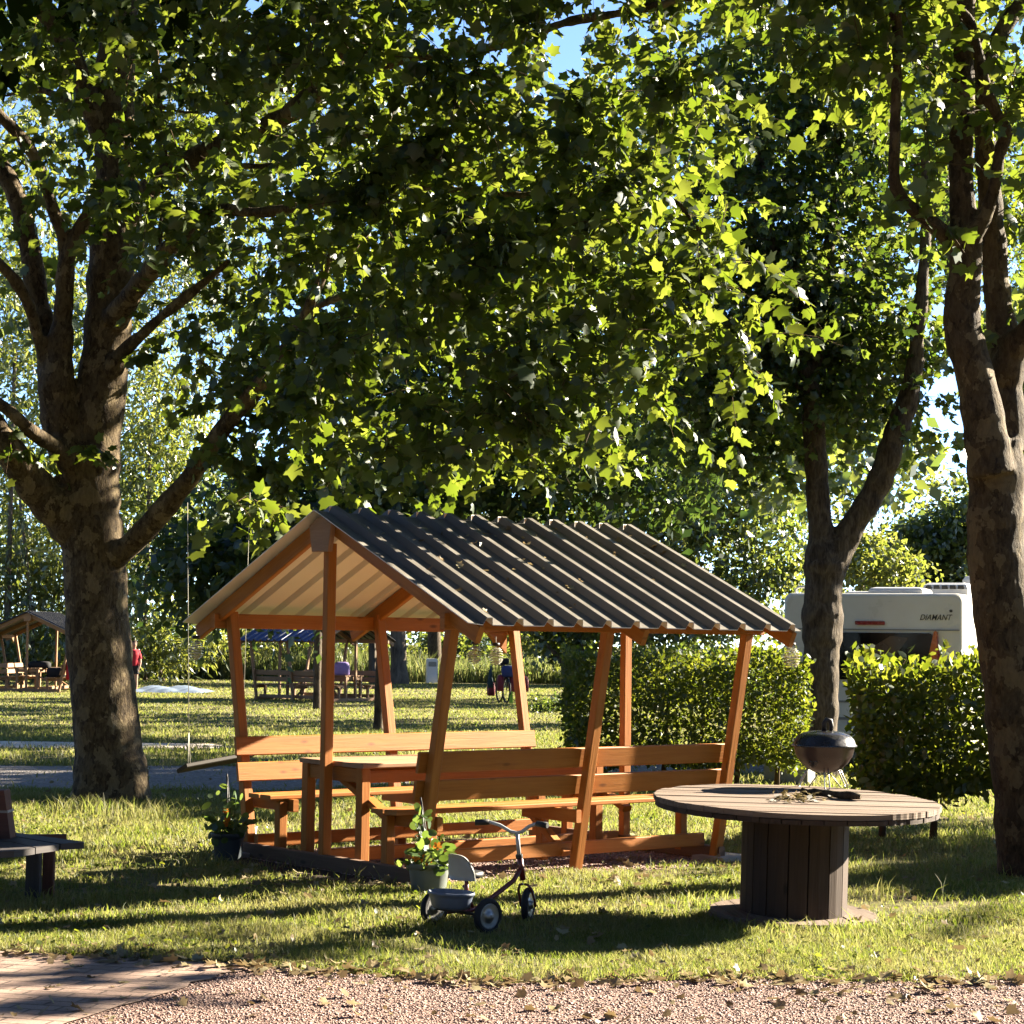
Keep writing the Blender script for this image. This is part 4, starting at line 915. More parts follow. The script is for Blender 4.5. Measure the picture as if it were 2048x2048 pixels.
specA = [E(600, 150, 17.2, 250, 200, .6, 105), E(900, 200, 16.4, 300, 220, .6, 150), E(1220, 230, 16.2, 300, 240, .6, 150), E(720, 460, 16.6, 260, 200, .55, 120), E(1020, 500, 16, 280, 220, .55, 150),
         E(1310, 540, 15.8, 230, 220, .5, 105), E(800, 770, 15.8, 270, 200, .5, 125), E(1120, 780, 15.4, 250, 180, .5, 115), E(1390, 800, 15.4, 170, 150, .45, 62), E(590, 830, 19.2, 180, 190, .5, 70),
         E(480, 640, 19.8, 170, 240, .5, 56), E(360, 330, 18.4, 160, 230, .6, 45), E(330, 200, 21.5, 260, 260, .8, 55), E(90, 180, 21.6, 200, 260, .8, 40), E(230, 230, 19, 120, 110, .4, 9), E(60, 320, 19, 120, 100, .5, 7), E(250, 385, 19.2, 90, 40, .3, 9), E(110, 140, 19.2, 110, 130, .5, 10), E(60, 560, 21.5, 120, 120, .6, 9),
         E(1000, -40, 16.8, 900, 110, 1.2, 170), E(400, 40, 18.5, 450, 140, 1, 70), E(520, 1005, 17.2, 80, 45, .4, 9), E(950, 950, 15.3, 230, 65, .5, 44), E(700, 950, 16, 130, 75, .5, 26), E(100, 880, 19.4, 90, 50, .5, 5), E(1520, 640, 15.4, 60, 100, .5, 10),
         E(1000, 640, 20.5, 420, 330, .6, 190), E(760, 330, 20.8, 380, 300, .6, 170), E(1250, 330, 20.6, 300, 300, .6, 120)]
def no_low(C):   # leaves stay off the roof
    lx = SHi[0, 0] * C[:, 0] + SHi[0, 1] * C[:, 1] + SHi[0, 3]; ly = SHi[1, 0] * C[:, 0] + SHi[1, 1] * C[:, 1] + SHi[1, 3]
    b = (lx > -.6) & (lx < 3.4) & (np.abs(ly) < 2.2) & (C[:, 2] < 2.95)
    # the canopy hangs in clumps with light shafts between them
    n3 = np.sin(C[:, 0] * 3.3 + 1.1 * np.sin(C[:, 2] * 2.1)) * np.sin(C[:, 2] * 3.9 + .8 * np.sin(C[:, 1] * 2.6 + 1)) + .55 * np.sin(C[:, 0] * 7.1 + C[:, 1] * 3) * np.sin(C[:, 2] * 6.3 + 2)
    b |= (C[:, 1] < 18.3) & (C[:, 2] < 7) & (n3 < rng.normal(size=len(C)) * .12 + .02)
    return b | keep_sunny(C)
oa = crown('crown', specA, TP, M['plane_leaf'], .124, ta, 15, .55, prune=no_low)
oa.location = -ta.location; 

# --- right plane tree
YB = 14.7
tb = empty('plane_tree', tuple(gnd(2075, 1752)), 0, 'plane tree with forked mottled trunk, at the right edge beside the drum table', 'tree', 'plane trees around the picnic shelter')
inv = Matrix.Translation(-tb.location); m = MB()
limb(m, [(2080, 1800, 92), (2075, 1740, 78), (2058, 1600, 68), (2042, 1480, 66), (2030, 1380, 63), (2010, 1250, 60), (1996, 1150, 57), (1990, 1060, 55), (1992, 960, 57), (1990, 880, 56)], YB, n=22, rough=.03)
limb(m, [(1985, 950, 48), (1972, 870, 44), (1960, 790, 40), (1945, 730, 38), (1925, 660, 38), (1922, 610, 36), (1930, 550, 33), (1932, 490, 31), (1928, 430, 28), (1922, 360, 25), (1922, 280, 24), (1926, 180, 23), (1930, 60, 21), (1935, -120, 16)], YB - .15, YB - .3, n=18, rough=.03)
limb(m, [(1925, 500, 22), (1890, 470, 17), (1852, 438, 15), (1818, 410, 14.5), (1796, 385, 14.5), (1788, 350, 14), (1790, 280, 12.5), (1792, 180, 12), (1796, 100, 12), (1790, 20, 11), (1780, -100, 8)], YB - .25, YB - .6)
limb(m, [(1945, 470, 20), (1970, 430, 16), (1990, 370, 14), (1998, 310, 13), (2010, 268, 15), (1992, 225, 13), (1972, 170, 12), (1955, 100, 13), (1938, 40, 13), (1905, 12, 11), (1860, -20, 9)], YB - .3, YB - .7)
limb(m, [(2005, 900, 50), (2008, 800, 40), (2010, 710, 34), (1998, 620, 28), (1990, 540, 26), (1984, 440, 25), (1976, 340, 24), (1968, 240, 22), (1966, 150, 24), (1995, 80, 18), (2040, 10, 15), (2110, -80, 10)], YB + .12, YB + .3, n=16)
limb(m, [(2008, 760, 36), (2028, 700, 30), (2052, 665, 26), (2100, 620, 20)], YB + .1, YB - .2)
limb(m, [(1960, 210, 8), (1952, 120, 6), (1970, 60, 5)], YB - .5, n=8)
limb(m, [(1948, 212, 3), (1915, 180, 2.5), (1880, 140, 2)], YB - .6, n=6)
m.v = [tuple(inv @ Vector(p)) for p in m.v]
rb_ = remesh(m, 'trunk', M['dark_plane_bark'], .018, tb, 1); bark_noise(rb_, .006, 9)
specB = [E(1860, 60, 14.2, 160, 110, .9, 26), E(1700, 40, 14.6, 160, 120, 1, 40), E(2030, 160, 14.4, 90, 160, 1, 18), E(2040, 420, 15.2, 60, 120, .8, 12), E(1900, -120, 14.5, 350, 120, 1.5, 90), E(1830, 350, 14.4, 50, 60, .4, 3), E(1880, 230, 14.1, 60, 60, .4, 4), E(1880, 460, 14.3, 25, 25, .2, 2), E(2160, 300, 14.6, 90, 300, 1.2, 45)]
ob = crown('crown', specB, TP, M['plane_leaf'], .12, tb, 11, .5, prune=keep_sunny); ob.location = -tb.location

# --- forked tree between the hedges
YC = 25.4
tcx = empty('forked_tree', tuple(gnd(1642, 1549)), 0, 'dark barked tree forking into two stems, between the two hedges in front of the caravan', 'tree')
inv = Matrix.Translation(-tcx.location); m = MB()
limb(m, [(1640, 1590, 52), (1640, 1540, 46), (1639, 1450, 37), (1640, 1350, 36), (1643, 1280, 39), (1645, 1230, 42), (1646, 1180, 36), (1650, 1130, 44), (1643, 1085, 30), (1640, 1040, 24), (1634, 960, 23), (1630, 880, 23), (1622, 800, 21), (1610, 750, 19), (1592, 705, 14), (1572, 660, 13), (1552, 600, 13), (1545, 520, 11), (1530, 420, 9), (1520, 300, 6)], YC, n=18, rough=.04)
limb(m, [(1652, 1150, 36), (1682, 1095, 29), (1712, 1040, 26), (1748, 985, 25), (1772, 925, 26), (1790, 870, 24), (1812, 815, 23), (1828, 740, 19), (1838, 640, 15), (1850, 480, 11), (1850, 300, 8)], YC, YC - .4, n=16)
limb(m, [(1618, 780, 14), (1638, 700, 13), (1648, 610, 13), (1656, 520, 12), (1668, 400, 9), (1680, 250, 6)], YC, YC + .4)
limb(m, [(1590, 775, 7), (1545, 748, 6), (1480, 735, 5), (1400, 720, 4)], YC, YC - .6, n=8)
m.v = [tuple(inv @ Vector(p)) for p in m.v]
rc_ = remesh(m, 'trunk', M['rough_bark'], .028, tcx, 1); bark_noise(rc_, .010, 8)
specC = [E(1560, 150, 25.5, 300, 220, 1.8, 240), E(1700, 400, 25.5, 280, 220, 1.8, 240), E(1500, 520, 25.3, 200, 230, 1.4, 170), E(1720, 680, 25.5, 170, 130, 1.2, 130), E(1420, 750, 25.3, 150, 180, 1.2, 105), E(1690, 800, 25.6, 110, 60, .9, 40), E(1600, 640, 26.3, 170, 130, 1, 90), E(1880, 790, 25.2, 40, 16, .3, 3), E(1885, 870, 25.2, 40, 16, .3, 3), E(1860, 620, 25.5, 60, 120, .8, 36), E(1780, 150, 26, 260, 200, 1.6, 120), E(1520, 880, 25.4, 90, 70, .7, 24)]
specC = [(c, r, int(n * 1.45)) for c, r, n in specC]
oc = crown('crown', specC, T_plane(), M['maple_leaf'], .11, tcx, 17, .6, prune=keep_sunny); oc.location = -tcx.location

# unseen high crowns and plane trees around the camera, added to block sky light
o = crown('added_upper_crown', [((-4, 19, 9.8), (6.5, 5, 2.4), 480), ((-9, 13, 8.8), (5, 6, 2.4), 260)], TD, M['shade_leaf'], .34, ta, 12, .7, twig=False, prune=keep_sunny); o.location = -ta.location
o = crown('added_upper_crown', [((3.2, 13.5, 10), (6, 5.5, 2.3), 480), ((0, 6.5, 9.6), (6.5, 5, 2), 520)], TD, M['shade_leaf'], .34, tb, 12, .7, twig=False, prune=keep_sunny); o.location = -tb.location
for (x, y, n_, lab) in ((-9, -3, 420, 'unseen plane tree added behind the camera on the left'), (6, -9, 420, 'unseen plane tree added behind the camera on the right'), (-6.5, 6, 420, 'unseen plane tree added left of the camera'), (-14, 11, 380, 'unseen plane tree added beyond the left frame edge'), (13, 4, 380, 'unseen plane tree added beside the camera, beyond the right frame edge')):
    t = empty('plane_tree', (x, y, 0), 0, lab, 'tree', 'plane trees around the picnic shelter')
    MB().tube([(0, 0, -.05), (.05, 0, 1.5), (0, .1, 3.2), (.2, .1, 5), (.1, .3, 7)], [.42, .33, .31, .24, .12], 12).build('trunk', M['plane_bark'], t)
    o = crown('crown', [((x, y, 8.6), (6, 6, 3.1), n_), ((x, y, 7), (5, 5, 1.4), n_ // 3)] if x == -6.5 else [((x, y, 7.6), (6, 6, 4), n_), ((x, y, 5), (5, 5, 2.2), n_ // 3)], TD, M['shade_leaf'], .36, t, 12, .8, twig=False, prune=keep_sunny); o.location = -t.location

# --- trees behind the lawn: proto crowns, copied
def make_tree(name, px, py_base, label, group, leafmat, T, leafsize, n, blobs, bark, trunk_px, per=12, length=.9, height_px=None, prune=None, hang=.5):
    """blobs: (px, py, rx, ry, rz m, share); trunk_px: list of limbs (px,py,hw)"""
    g_ = gnd(px, py_base); Y = g_.y; t = empty(name, tuple(g_), 0, label, 'tree', group); m = MB()
    for lb in trunk_px: limb(m, lb, Y, n=10)
    m.v = [tuple(Vector(p) - g_) for p in m.v]; m.build('trunk', bark, t)
    tot = sum(b[5] for b in blobs)
    thin = .45 if leafmat in (M['willow_leaf'], M['ash_leaf']) else 1
    sp = [E(b[0], b[1], Y + random.uniform(-2.5, 2.5) * (1 - thin), b[2], b[3], b[4] * thin, max(1, int(n * b[5] / tot))) for b in blobs]
    o = crown('crown', sp, T, leafmat, leafsize, t, per, length, twig=False, prune=prune, hang=hang); o.location = -t.location; return t
G = 'trees beyond the lawn'

nb = lambda C: keep_sunny(C)
# tall dark tree behind the shelter
make_tree('dark_tree', 757, 1462, 'dark dense tree hanging low right behind the shelter roof', G, M['conifer_leaf'], TD, .22, 2300,
          [(560, 1050, 230, 110, 2.2, 3.2), (800, 950, 280, 120, 2.6, 3), (1080, 930, 240, 120, 2.5, 2.6), (950, 650, 380, 250, 3, 4), (1180, 560, 320, 300, 3, 3.4), (700, 700, 250, 250, 2.5, 2), (430, 1130, 130, 90, 1.6, 1.3), (1300, 900, 200, 170, 2, 1.8), (1000, 1060, 260, 90, 1.6, 1.6)], M['rough_bark'],
          [[(757, 1490, 13), (757, 1440, 10), (760, 1340, 9), (770, 1200, 9), (800, 1000, 8), (850, 750, 7), (900, 500, 5)], [(770, 1200, 6), (650, 1120, 5), (520, 1080, 3)], [(790, 1050, 6), (950, 950, 5), (1150, 880, 3)], [(840, 800, 6), (1000, 640, 5), (1200, 500, 3)]], prune=nb)
make_tree('dark_tree', 634, 1418, 'slim dark trunked tree in front of the blue roofed shelter, behind the shelter post', G, M['conifer_leaf'], TD, .2, 420,
          [(640, 1080, 160, 90, 2, 3), (560, 980, 200, 130, 2, 3)], M['rough_bark'], [[(634, 1436, 10), (634, 1390, 8), (636, 1270, 8), (640, 1150, 8), (650, 950, 6)], [(638, 1265, 5), (665, 1235, 4), (700, 1215, 3)]], prune=nb)
# pale trees on the left
make_tree('pale_tree', 60, 1366, 'pale sunlit tree behind the left shelter, reaching to the frame edge', G, M['willow_leaf'], TN, .32, 1700,
          [(30, 700, 170, 250, 4, 2.2), (60, 1080, 170, 190, 3.5, 3.6), (160, 1180, 130, 130, 3, 2), (-60, 1180, 120, 140, 3, 1.5), (0, 350, 180, 220, 4, 1.6), (30, 1270, 170, 60, 2.5, 1.6)], M['far_bark'], [[(12, 1380, 7), (14, 1250, 6), (20, 1050, 5), (30, 700, 4)], [(70, 1380, 5), (60, 1200, 4), (40, 1000, 3)]], hang=.9)
make_tree('pale_tree', 330, 1362, 'pale sunlit tree between the mottled trunk and the dark foliage', G, M['willow_leaf'], TN, .32, 1500,
          [(310, 850, 120, 180, 3.5, 2.6), (300, 1150, 110, 150, 3, 2.6), (330, 1280, 120, 60, 3, 1.6), (400, 600, 190, 200, 3.5, 2.2), (250, 500, 160, 200, 3.5, 1.5), (470, 330, 250, 240, 4, 2)], M['far_bark'], [[(290, 1370, 5), (288, 1250, 4.5), (295, 1100, 4), (300, 850, 3)], [(330, 1372, 5), (300, 1290, 4), (275, 1220, 3), (262, 1130, 2)], [(300, 1300, 3), (350, 1240, 2.5), (390, 1210, 2)]], hang=.9)
make_tree('ash_tree', 180, 1358, 'tall leafy tree far behind the mottled trunk, seen between its limbs', G, M['ash_leaf'], TD, .32, 1700,
          [(120, 950, 230, 200, 4, 2.2), (340, 980, 170, 220, 4, 2), (30, 620, 200, 200, 4, 1.4), (160, 250, 260, 260, 5, 3), (330, 120, 260, 200, 5, 2.4), (120, 620, 180, 180, 4, 1.5), (380, 420, 160, 200, 4, 1.6), (60, 60, 200, 150, 4, 1.6), (600, 180, 200, 200, 5, 1.4)], M['far_bark'], [[(180, 1370, 7), (182, 1000, 6), (190, 500, 4)]])
# right hand side
make_tree('ash_tree', 1290, 1372, 'broad mid green tree behind the hedge, right of the shelter roof', G, M['ash_leaf'], TD, .27, 2700,
          [(1330, 1050, 170, 130, 3, 3), (1180, 1180, 160, 80, 3, 2), (1450, 1130, 110, 130, 3, 2.2), (1350, 1210, 190, 70, 3, 2.2), (1120, 1250, 110, 60, 2.5, 1.2), (1450, 900, 120, 150, 3, 1.6), (1540, 1030, 90, 110, 3, 1.8), (1560, 1120, 70, 70, 3, 1), (1400, 1000, 170, 110, 3, 2.6), (1250, 1000, 120, 100, 3, 1.4)], M['far_bark'], [[(1140, 1375, 6), (1120, 1320, 5), (1075, 1270, 4), (1040, 1230, 3)], [(1290, 1380, 8), (1300, 1280, 7), (1340, 1100, 5)], [(1480, 1180, 5), (1530, 1150, 5), (1590, 1136, 4)], [(1175, 1378, 5), (1165, 1300, 4), (1150, 1230, 3)]], prune=lambda C: keep_sunny(C) & (rng.random(len(C)) < .5))
make_tree('layered_tree', 1720, 1390, 'bright yellow green layered tree behind the caravan roof', G, M['willow_leaf'], TD, .2, 950,
          [(1740, 1110, 85, 55, 2.2, 2.2), (1700, 1020, 90, 80, 2.2, 2.2), (1760, 960, 80, 60, 2.2, 1.4), (1690, 900, 70, 70, 2, 1.4), (1640, 1080, 80, 80, 2, 1.5), (1560, 1000, 80, 130, 2, 1.6), (1800, 1130, 60, 40, 2, .8)], M['far_bark'], [[(1720, 1400, 8), (1722, 1200, 7), (1715, 1000, 4)]], prune=nb)
make_tree('ash_tree', 1890, 1366, 'blue green tree far behind the caravan, below the patch of sky', G, M['ash_leaf'], TD, .36, 1000,
          [(1880, 1100, 110, 95, 4, 3), (1970, 1030, 80, 100, 4, 1.4), (1850, 1170, 120, 50, 4, 1.6)], M['far_bark'], [[(1890, 1380, 7), (1890, 1100, 5)]])
make_tree('ash_tree', 2060, 1372, 'leafy tree behind the right plane tree, at the frame edge', G, M['ash_leaf'], TD, .3, 1000,
          [(2060, 900, 90, 260, 4, 2), (2070, 400, 140, 300, 4, 2.4), (1960, 200, 130, 200, 4, 1.2), (2090, 1200, 80, 120, 3, 1)], M['far_bark'], [[(2060, 1390, 9), (2060, 900, 7), (2050, 400, 4)]])
make_tree('maple_tree', 2010, 1440, 'dark trunked tree between the right plane tree and the forked tree, high in the leaves', G, M['maple_leaf'], TD, .15, 1000,
          [(1850, 150, 220, 180, 3, 2.4), (1760, 420, 150, 200, 2.4, 1.5), (1960, 400, 110, 160, 2.4, 1.0), (1560, 180, 280, 200, 3, 1.8)], M['rough_bark'], [[(2030, 1450, 24), (2022, 1150, 22), (2012, 900, 22), (1970, 700, 22), (1900, 500, 23), (1870, 250, 23), (1868, 40, 22), (1866, -200, 18)]], prune=lambda C: keep_sunny(C) & (rng.random(len(C)) < .8))
make_tree('ash_tree', 1000, 1352, 'tall tree far behind the canopy, filling the sky above the shelter', G, M['ash_leaf'], TD, .42, 1500,
          [(1000, 500, 420, 330, 6, 3), (700, 300, 320, 300, 6, 2), (1330, 330, 330, 300, 6, 2), (1000, 900, 400, 200, 5, 2)], M['far_bark'], [[(1000, 1360, 10), (1005, 900, 8), (1010, 500, 5)]])
# trunks at the far edge of the lawn
for px, yb, hw, mat, lab in ((796, 1368, 18, 'far_bark', 'thick pale trunked tree at the edge of the tall grass, left of the white cabinet'), (868, 1362, 15, 'rough_bark', 'thick dark trunked tree behind the white cabinet'), (744, 1367, 9, 'far_bark', 'slim pale trunked tree beside the leaning shelter post')):
    make_tree('roadside_tree', px, yb, lab, G, M['ash_leaf'], TD, .3, 110, [(px, 1000, 150, 110, 3, 2), (px + 20, 1150, 110, 30, 3, .5)], M[mat], [[(px + 4, 1376, hw * 1.3), (px + 2, 1345, hw), (px, 1260, hw * .9), (px - 3, 1050, hw * .7)]])
# bushes behind the tall grass
def bush(px, yb, rx, ry, mat, T, ls, n, label, rz=1.6, per=14, group='bushes behind the lawn'):
    g_ = gnd(px, yb); t = empty('bush', tuple(g_), 0, label, 'bush', group); m = MB()
    for k in range(6): limb(m, [(px + random.uniform(-.2, .2) * rx, yb + 3, 2.2), (px + random.uniform(-.5, .5) * rx, yb - ry * .8, 1.6), (px + random.uniform(-.8, .8) * rx, yb - ry * 1.5, .8)], g_.y, n=6)
    m.v = [tuple(Vector(p) - g_) for p in m.v]; m.build('stems', M['twig'], t)
    o = crown('foliage', [E(px, yb - ry, g_.y, rx, ry, rz, n), E(px - rx * .3, yb - ry * 1.3, g_.y, rx * .6, ry * .8, rz, n // 2), E(px + rx * .35, yb - ry * 1.15, g_.y + .5, rx * .55, ry * .8, rz, n // 2)], T, mat, ls, t, per, .8, twig=False); o.location = -t.location; return t
for i, (px, rx, ry, mt_, lab) in enumerate(((430, 80, 55, 'willow_leaf', 'pale yellow green bush left of the blue roof'), (540, 90, 58, 'willow_leaf', 'pale yellow green bush seen under the blue roof'), (640, 80, 50, 'ash_leaf', 'mid green bush behind the post of the blue roofed shelter'), (735, 70, 45, 'willow_leaf', 'pale bush behind the table with the lilac bag'), (905, 90, 50, 'ash_leaf', 'mid green bush right of the white cabinet'), (1010, 90, 55, 'willow_leaf', 'pale green bush behind the touring bicycle'), (1110, 90, 60, 'ash_leaf', 'mid green bush behind the left hedge end'), (200, 120, 60, 'willow_leaf', 'pale bush right behind the mottled trunk'), (40, 120, 55, 'ash_leaf', 'mid green bush behind the left shelter'), (820, 70, 40, 'willow_leaf', 'pale low bush between the two thick trunks'))):
    bush(px, 1358, rx, ry, M[mt_], TN if mt_ == 'willow_leaf' else TD, .25, 150, lab, .8)
bush(1400, 1410, 130, 60, M['maple_leaf'], TD, .13, 420, 'dark green bush rising behind the left hedge')
bush(1100, 1425, 40, 16, M['maple_leaf'], TD, .09, 60, 'low dark shrub on the grass left of the hedge', .5)

# ------------------------------------------------------------------ far wood behind the lawn, and unseen wood added to block low sky
def wood(strips, ls):
    Cs = []
    for (xa, ya, xb, yb, h, n) in strips:
        t = rng.random(n); d = unit(np.array([[yb - ya, xa - xb]]))[0]; hh = h * (.72 + .22 * np.sin(t * 23 + 1) + .12 * np.sin(t * 61))
        z = hh * rng.random(n) ** .8; o_ = rng.normal(size=n) * (.6 if n > 8000 else 1.2); Cs.append(np.stack([xa + (xb - xa) * t + d[0] * o_, ya + (yb - ya) * t + d[1] * o_, z], 1))
    C = np.vstack(Cs); V, F, _ = twigs_to_leaves(C, TD, ls, 9, 1.6, twig=False); return V, F
V, F = wood([(-75, 128, 80, 128, 20, 9000)], .5); tag(mesh_np('far_wood', V, F, M['willow_leaf']), 'pale wood far behind the lawn and its trees', 'wood', kind='stuff')
V, F = wood([(-55, -26, 50, -26, 16, 3000), (-42, -26, -42, 50, 14, 2600), (46, -26, 46, 26, 12, 1500)], .8); tag(mesh_np('sky_blocking_wood', V, F, M['shade_leaf']), 'unseen wood added outside the picture to block sky light', 'wood', kind='stuff')

# ------------------------------------------------------------------ hedges
def hedge(name, x0, x1, y0, y1, z0, z1, label, ls, n, stems, sprouts=()):
    t = empty(name, ((x0 + x1) / 2, (y0 + y1) / 2, 0), 0, label, 'hedge', 'clipped hedges before the caravan'); O_ = np.array(t.location)
    # leafy shell: denser near the faces, open near the ground
    P = rng.random((n, 3)); face = rng.integers(0, 6, n); d = np.abs(rng.normal(size=n)) * .09
    for ax_, lo_ in ((0, 0), (0, 1), (1, 0), (1, 1), (2, 0), (2, 1)):
        s_ = face == (ax_ * 2 + lo_); ext = (x1 - x0, y1 - y0, z1 - z0)[ax_]; v = np.minimum(d[s_] / ext, 1); P[s_, ax_] = v if lo_ == 0 else 1 - v
    core = rng.random(n) < .34; P[core] = rng.random((core.sum(), 3))
    C = np.array([x0, y0, z0]) + P * np.array([x1 - x0, y1 - y0, z1 - z0])
    C[:, 2] += .06 * np.sin(C[:, 0] * 6.3 + C[:, 1] * 4) * (C[:, 2] > z1 - .25); shoot = (C[:, 2] > z1 - .05) & (rng.random(n) < .12); C[shoot, 2] += .13 * rng.random(shoot.sum())
    C += .05 * np.sin(C[:, [1, 2, 0]] * 5.1) + rng.normal(size=(n, 3)) * .035
    # rounded shoulders, thinner foot
    k = (C[:, 2] - z0) / (z1 - z0); cx_ = (x0 + x1) / 2; C[:, 0] = cx_ + (C[:, 0] - cx_) * (1 - .10 * np.clip(.45 - k, 0, 1)); 
    for sx_, sy_, sz_, sn in sprouts:
        q = np.stack([sx_ + rng.normal(size=sn) * .02, sy_ + rng.normal(size=sn) * .03, sz_ + rng.random(sn) * .26], 1); C = np.vstack([C, q])
    nn = len(C); up = (C[:, 2] > z1 - .14)
    A = unit(rng.normal(size=(nn, 3)) + np.where(up[:, None], np.array([0, 0, .7]), np.array([0, -.25, -.15])))
    N = unit(rng.normal(size=(nn, 3)) + np.array([0, -.2, .5]))
    V, F = leaves(T_ovate(), C - O_, A, N, ls * (.6 + .7 * rng.random(nn))); mesh_np('foliage', V, F, M['hedge_leaf'], t)
    m = MB()
    for k in range(stems):
        x = x0 + (x1 - x0) * (k + .5) / stems + random.uniform(-.1, .1); y = y0 + (y1 - y0) * .62 + random.uniform(-.15, .15)
        m.tube([(x - O_[0], y - O_[1], -.03), (x - O_[0] + .02, y - O_[1], .35), (x - O_[0] + random.uniform(-.1, .1), y - O_[1], z1 * .8)], [.035, .022, .007], 8)
        for q in range(6):
            z = random.uniform(.3, z1 * .8); m.tube([(x - O_[0], y - O_[1], z), (x - O_[0] + random.uniform(-.3, .3), y - O_[1] + random.uniform(-.35, .35), z + random.uniform(.1, .4))], [.007, .003], 5)
    m.build('stems', M['twig'], t); return t
hedge('clipped_hedge', .66, 3.22, 22.4, 23.5, .27, 1.45, 'clipped hedge behind the shelter bench, wider one of the two', .062, 21000, 6)
hedge('clipped_hedge', 2.90, 4.35, 16.5, 17.7, .42, 1.44, 'clipped hedge between the drum table and the right plane tree', .082, 9500, 3, [(3.55, 16.75, 1.42, 14), (3.8, 16.8, 1.4, 10)])
# ------------------------------------------------------------------ ground
def grass_ground():
    t = NT('lawn_ground'); v = t.coord('Object'); n1 = t.noise(v, .35, 5, .6); n2 = t.noise(v, 3.5, 5, .65); n3 = t.noise(v, 22, 4, .7)
    c = t.ramp(n3, [(.3, (.05, .06, .018)), (.5, (.12, .115, .04)), (.7, (.23, .195, .10))])
    c = t.mix(t.ramp(n2, [(.46, (0, 0, 0)), (.66, (1, 1, 1))]), c, (.22, .17, .10))
    c = t.mix(t.ramp(n1, [(.45, (0, 0, 0)), (.65, (.7, .7, .7))]), c, (.15, .165, .04))
    c = t.mix(1.0, c, (KA, KA, KA), 'MULTIPLY'); t.principled(c, .95, .1, normal=t.bump(t.mix(.5, n3, n2), .9, .06)); return t.m
def gravel_mat(name, cols, sc):
    t = NT(name); v = t.coord('Object'); vo = t.n('TexVoronoi'); vo.inputs['Scale'].default_value = sc; t.l(v, vo.inputs['Vector'])
    sep = t.n('SeparateColor'); t.l(vo.outputs['Color'], sep.inputs[0])
    c = t.ramp(sep.outputs[0], [((i + .5) / len(cols), q) for i, q in enumerate(cols)]); n = t.noise(v, 1.7, 4)
    c = t.mix(.4, c, t.ramp(n, [(.35, cols[0]), (.65, cols[-1])])); d = t.ramp(vo.outputs['Distance'], [(0, (1, 1, 1)), (.6, (0, 0, 0))])
    c = t.mix(1.0, c, (KA, KA, KA), 'MULTIPLY'); t.principled(c, .9, .15, normal=t.bump(d, .9, .02)); return t.m
def brick_mat():
    t = NT('brick_paving'); tc = t.n('TexCoord'); mp = t.n('Mapping'); mp.inputs['Rotation'].default_value = (0, 0, math.radians(14)); t.l(tc.outputs['Object'], mp.inputs[0])
    b = t.n('TexBrick'); b.inputs['Scale'].default_value = 1; b.inputs['Brick Width'].default_value = .21; b.inputs['Row Height'].default_value = .105; b.inputs['Mortar Size'].default_value = .008; b.inputs['Mortar Smooth'].default_value = .3
    b.inputs['Color1'].default_value = (.46, .31, .25, 1); b.inputs['Color2'].default_value = (.36, .24, .19, 1); b.inputs['Mortar'].default_value = (.03, .022, .018, 1); t.l(mp.outputs[0], b.inputs['Vector'])
    n = t.noise(t.coord('Object'), 60, 5, .7); n2 = t.noise(t.coord('Object'), 3, 4)
    c = t.mix(.45, b.outputs[0], t.ramp(n, [(.3, (.16, .11, .09)), (.7, (.46, .35, .28))])); c = t.mix(t.ramp(n2, [(.5, (0, 0, 0)), (.7, (.5, .5, .5))]), c, (.36, .28, .22))
    h = t.mix(.6, b.outputs['Fac'], n, 'SUBTRACT'); inv_ = t.n('Invert'); t.l(b.outputs['Fac'], inv_.inputs['Color'])
    c = t.mix(1.0, c, (KA, KA, KA), 'MULTIPLY'); t.principled(c, .85, .2, normal=t.bump(t.mix(.3, inv_.outputs[0], n), .7, .012)); return t.m
M['lawn'] = grass_ground(); M['gravel'] = gravel_mat('pink_gravel', [(.17, .10, .085), (.38, .25, .20), (.52, .37, .31), (.26, .175, .15)], 55)
M['track'] = gravel_mat('grey_track_gravel', [(.13, .12, .11), (.24, .22, .21), (.34, .31, .29), (.2, .18, .17)], 30); M['sand'] = gravel_mat('sandy_track', [(.55, .46, .36), (.62, .54, .43), (.70, .62, .5)], 18); M['brick'] = brick_mat()
M['pebble'] = mat_leaf('pebble', [(.14, .08, .065), (.36, .215, .17), (.52, .35, .29), (.60, .46, .39), (.26, .165, .14)], [(0, 0, 0)], .04, .0)
def sheet(name, pts, z, mat):
    m = MB(); b = m.add([(p[0], p[1], z) for p in pts]); a = sum(pts[i][0] * pts[(i + 1) % len(pts)][1] - pts[(i + 1) % len(pts)][0] * pts[i][1] for i in range(len(pts)))
    m.face(range(b, b + len(pts)) if a > 0 else range(b + len(pts) - 1, b - 1, -1)); o = m.build(name, mat); o['kind'] = 'structure'; return o
sheet('lawn', [(-400, -30), (400, -30), (400, 700), (-400, 700)], 0, M['lawn'])
def edge(a, b, n, amp):  # wavy edge between two ground points
    return [(a[0] + (b[0] - a[0]) * i / n + random.uniform(-amp, amp), a[1] + (b[1] - a[1]) * i / n + random.uniform(-amp, amp)) for i in range(n + 1)]
def gp(px, py): p = gnd(px, py); return (p.x, p.y)
gline = [(-600, 1858), (0, 1904), (200, 1916), (480, 1930), (620, 1942), (850, 1960), (1050, 1968), (1250, 1962), (1500, 1960), (1800, 1966), (2048, 1960), (2700, 1952)]
ge = []
for a, b in zip(gline, gline[1:]): ge += edge(gp(*a), gp(*b), 14, .035)[:-1]
sheet('gravel_path', ge + [(8, -8), (-8, -8)], .004, M['gravel'])
bl = [(-600, 1861), (0, 1907), (200, 1919), (400, 1929), (500, 1936)]; be = []
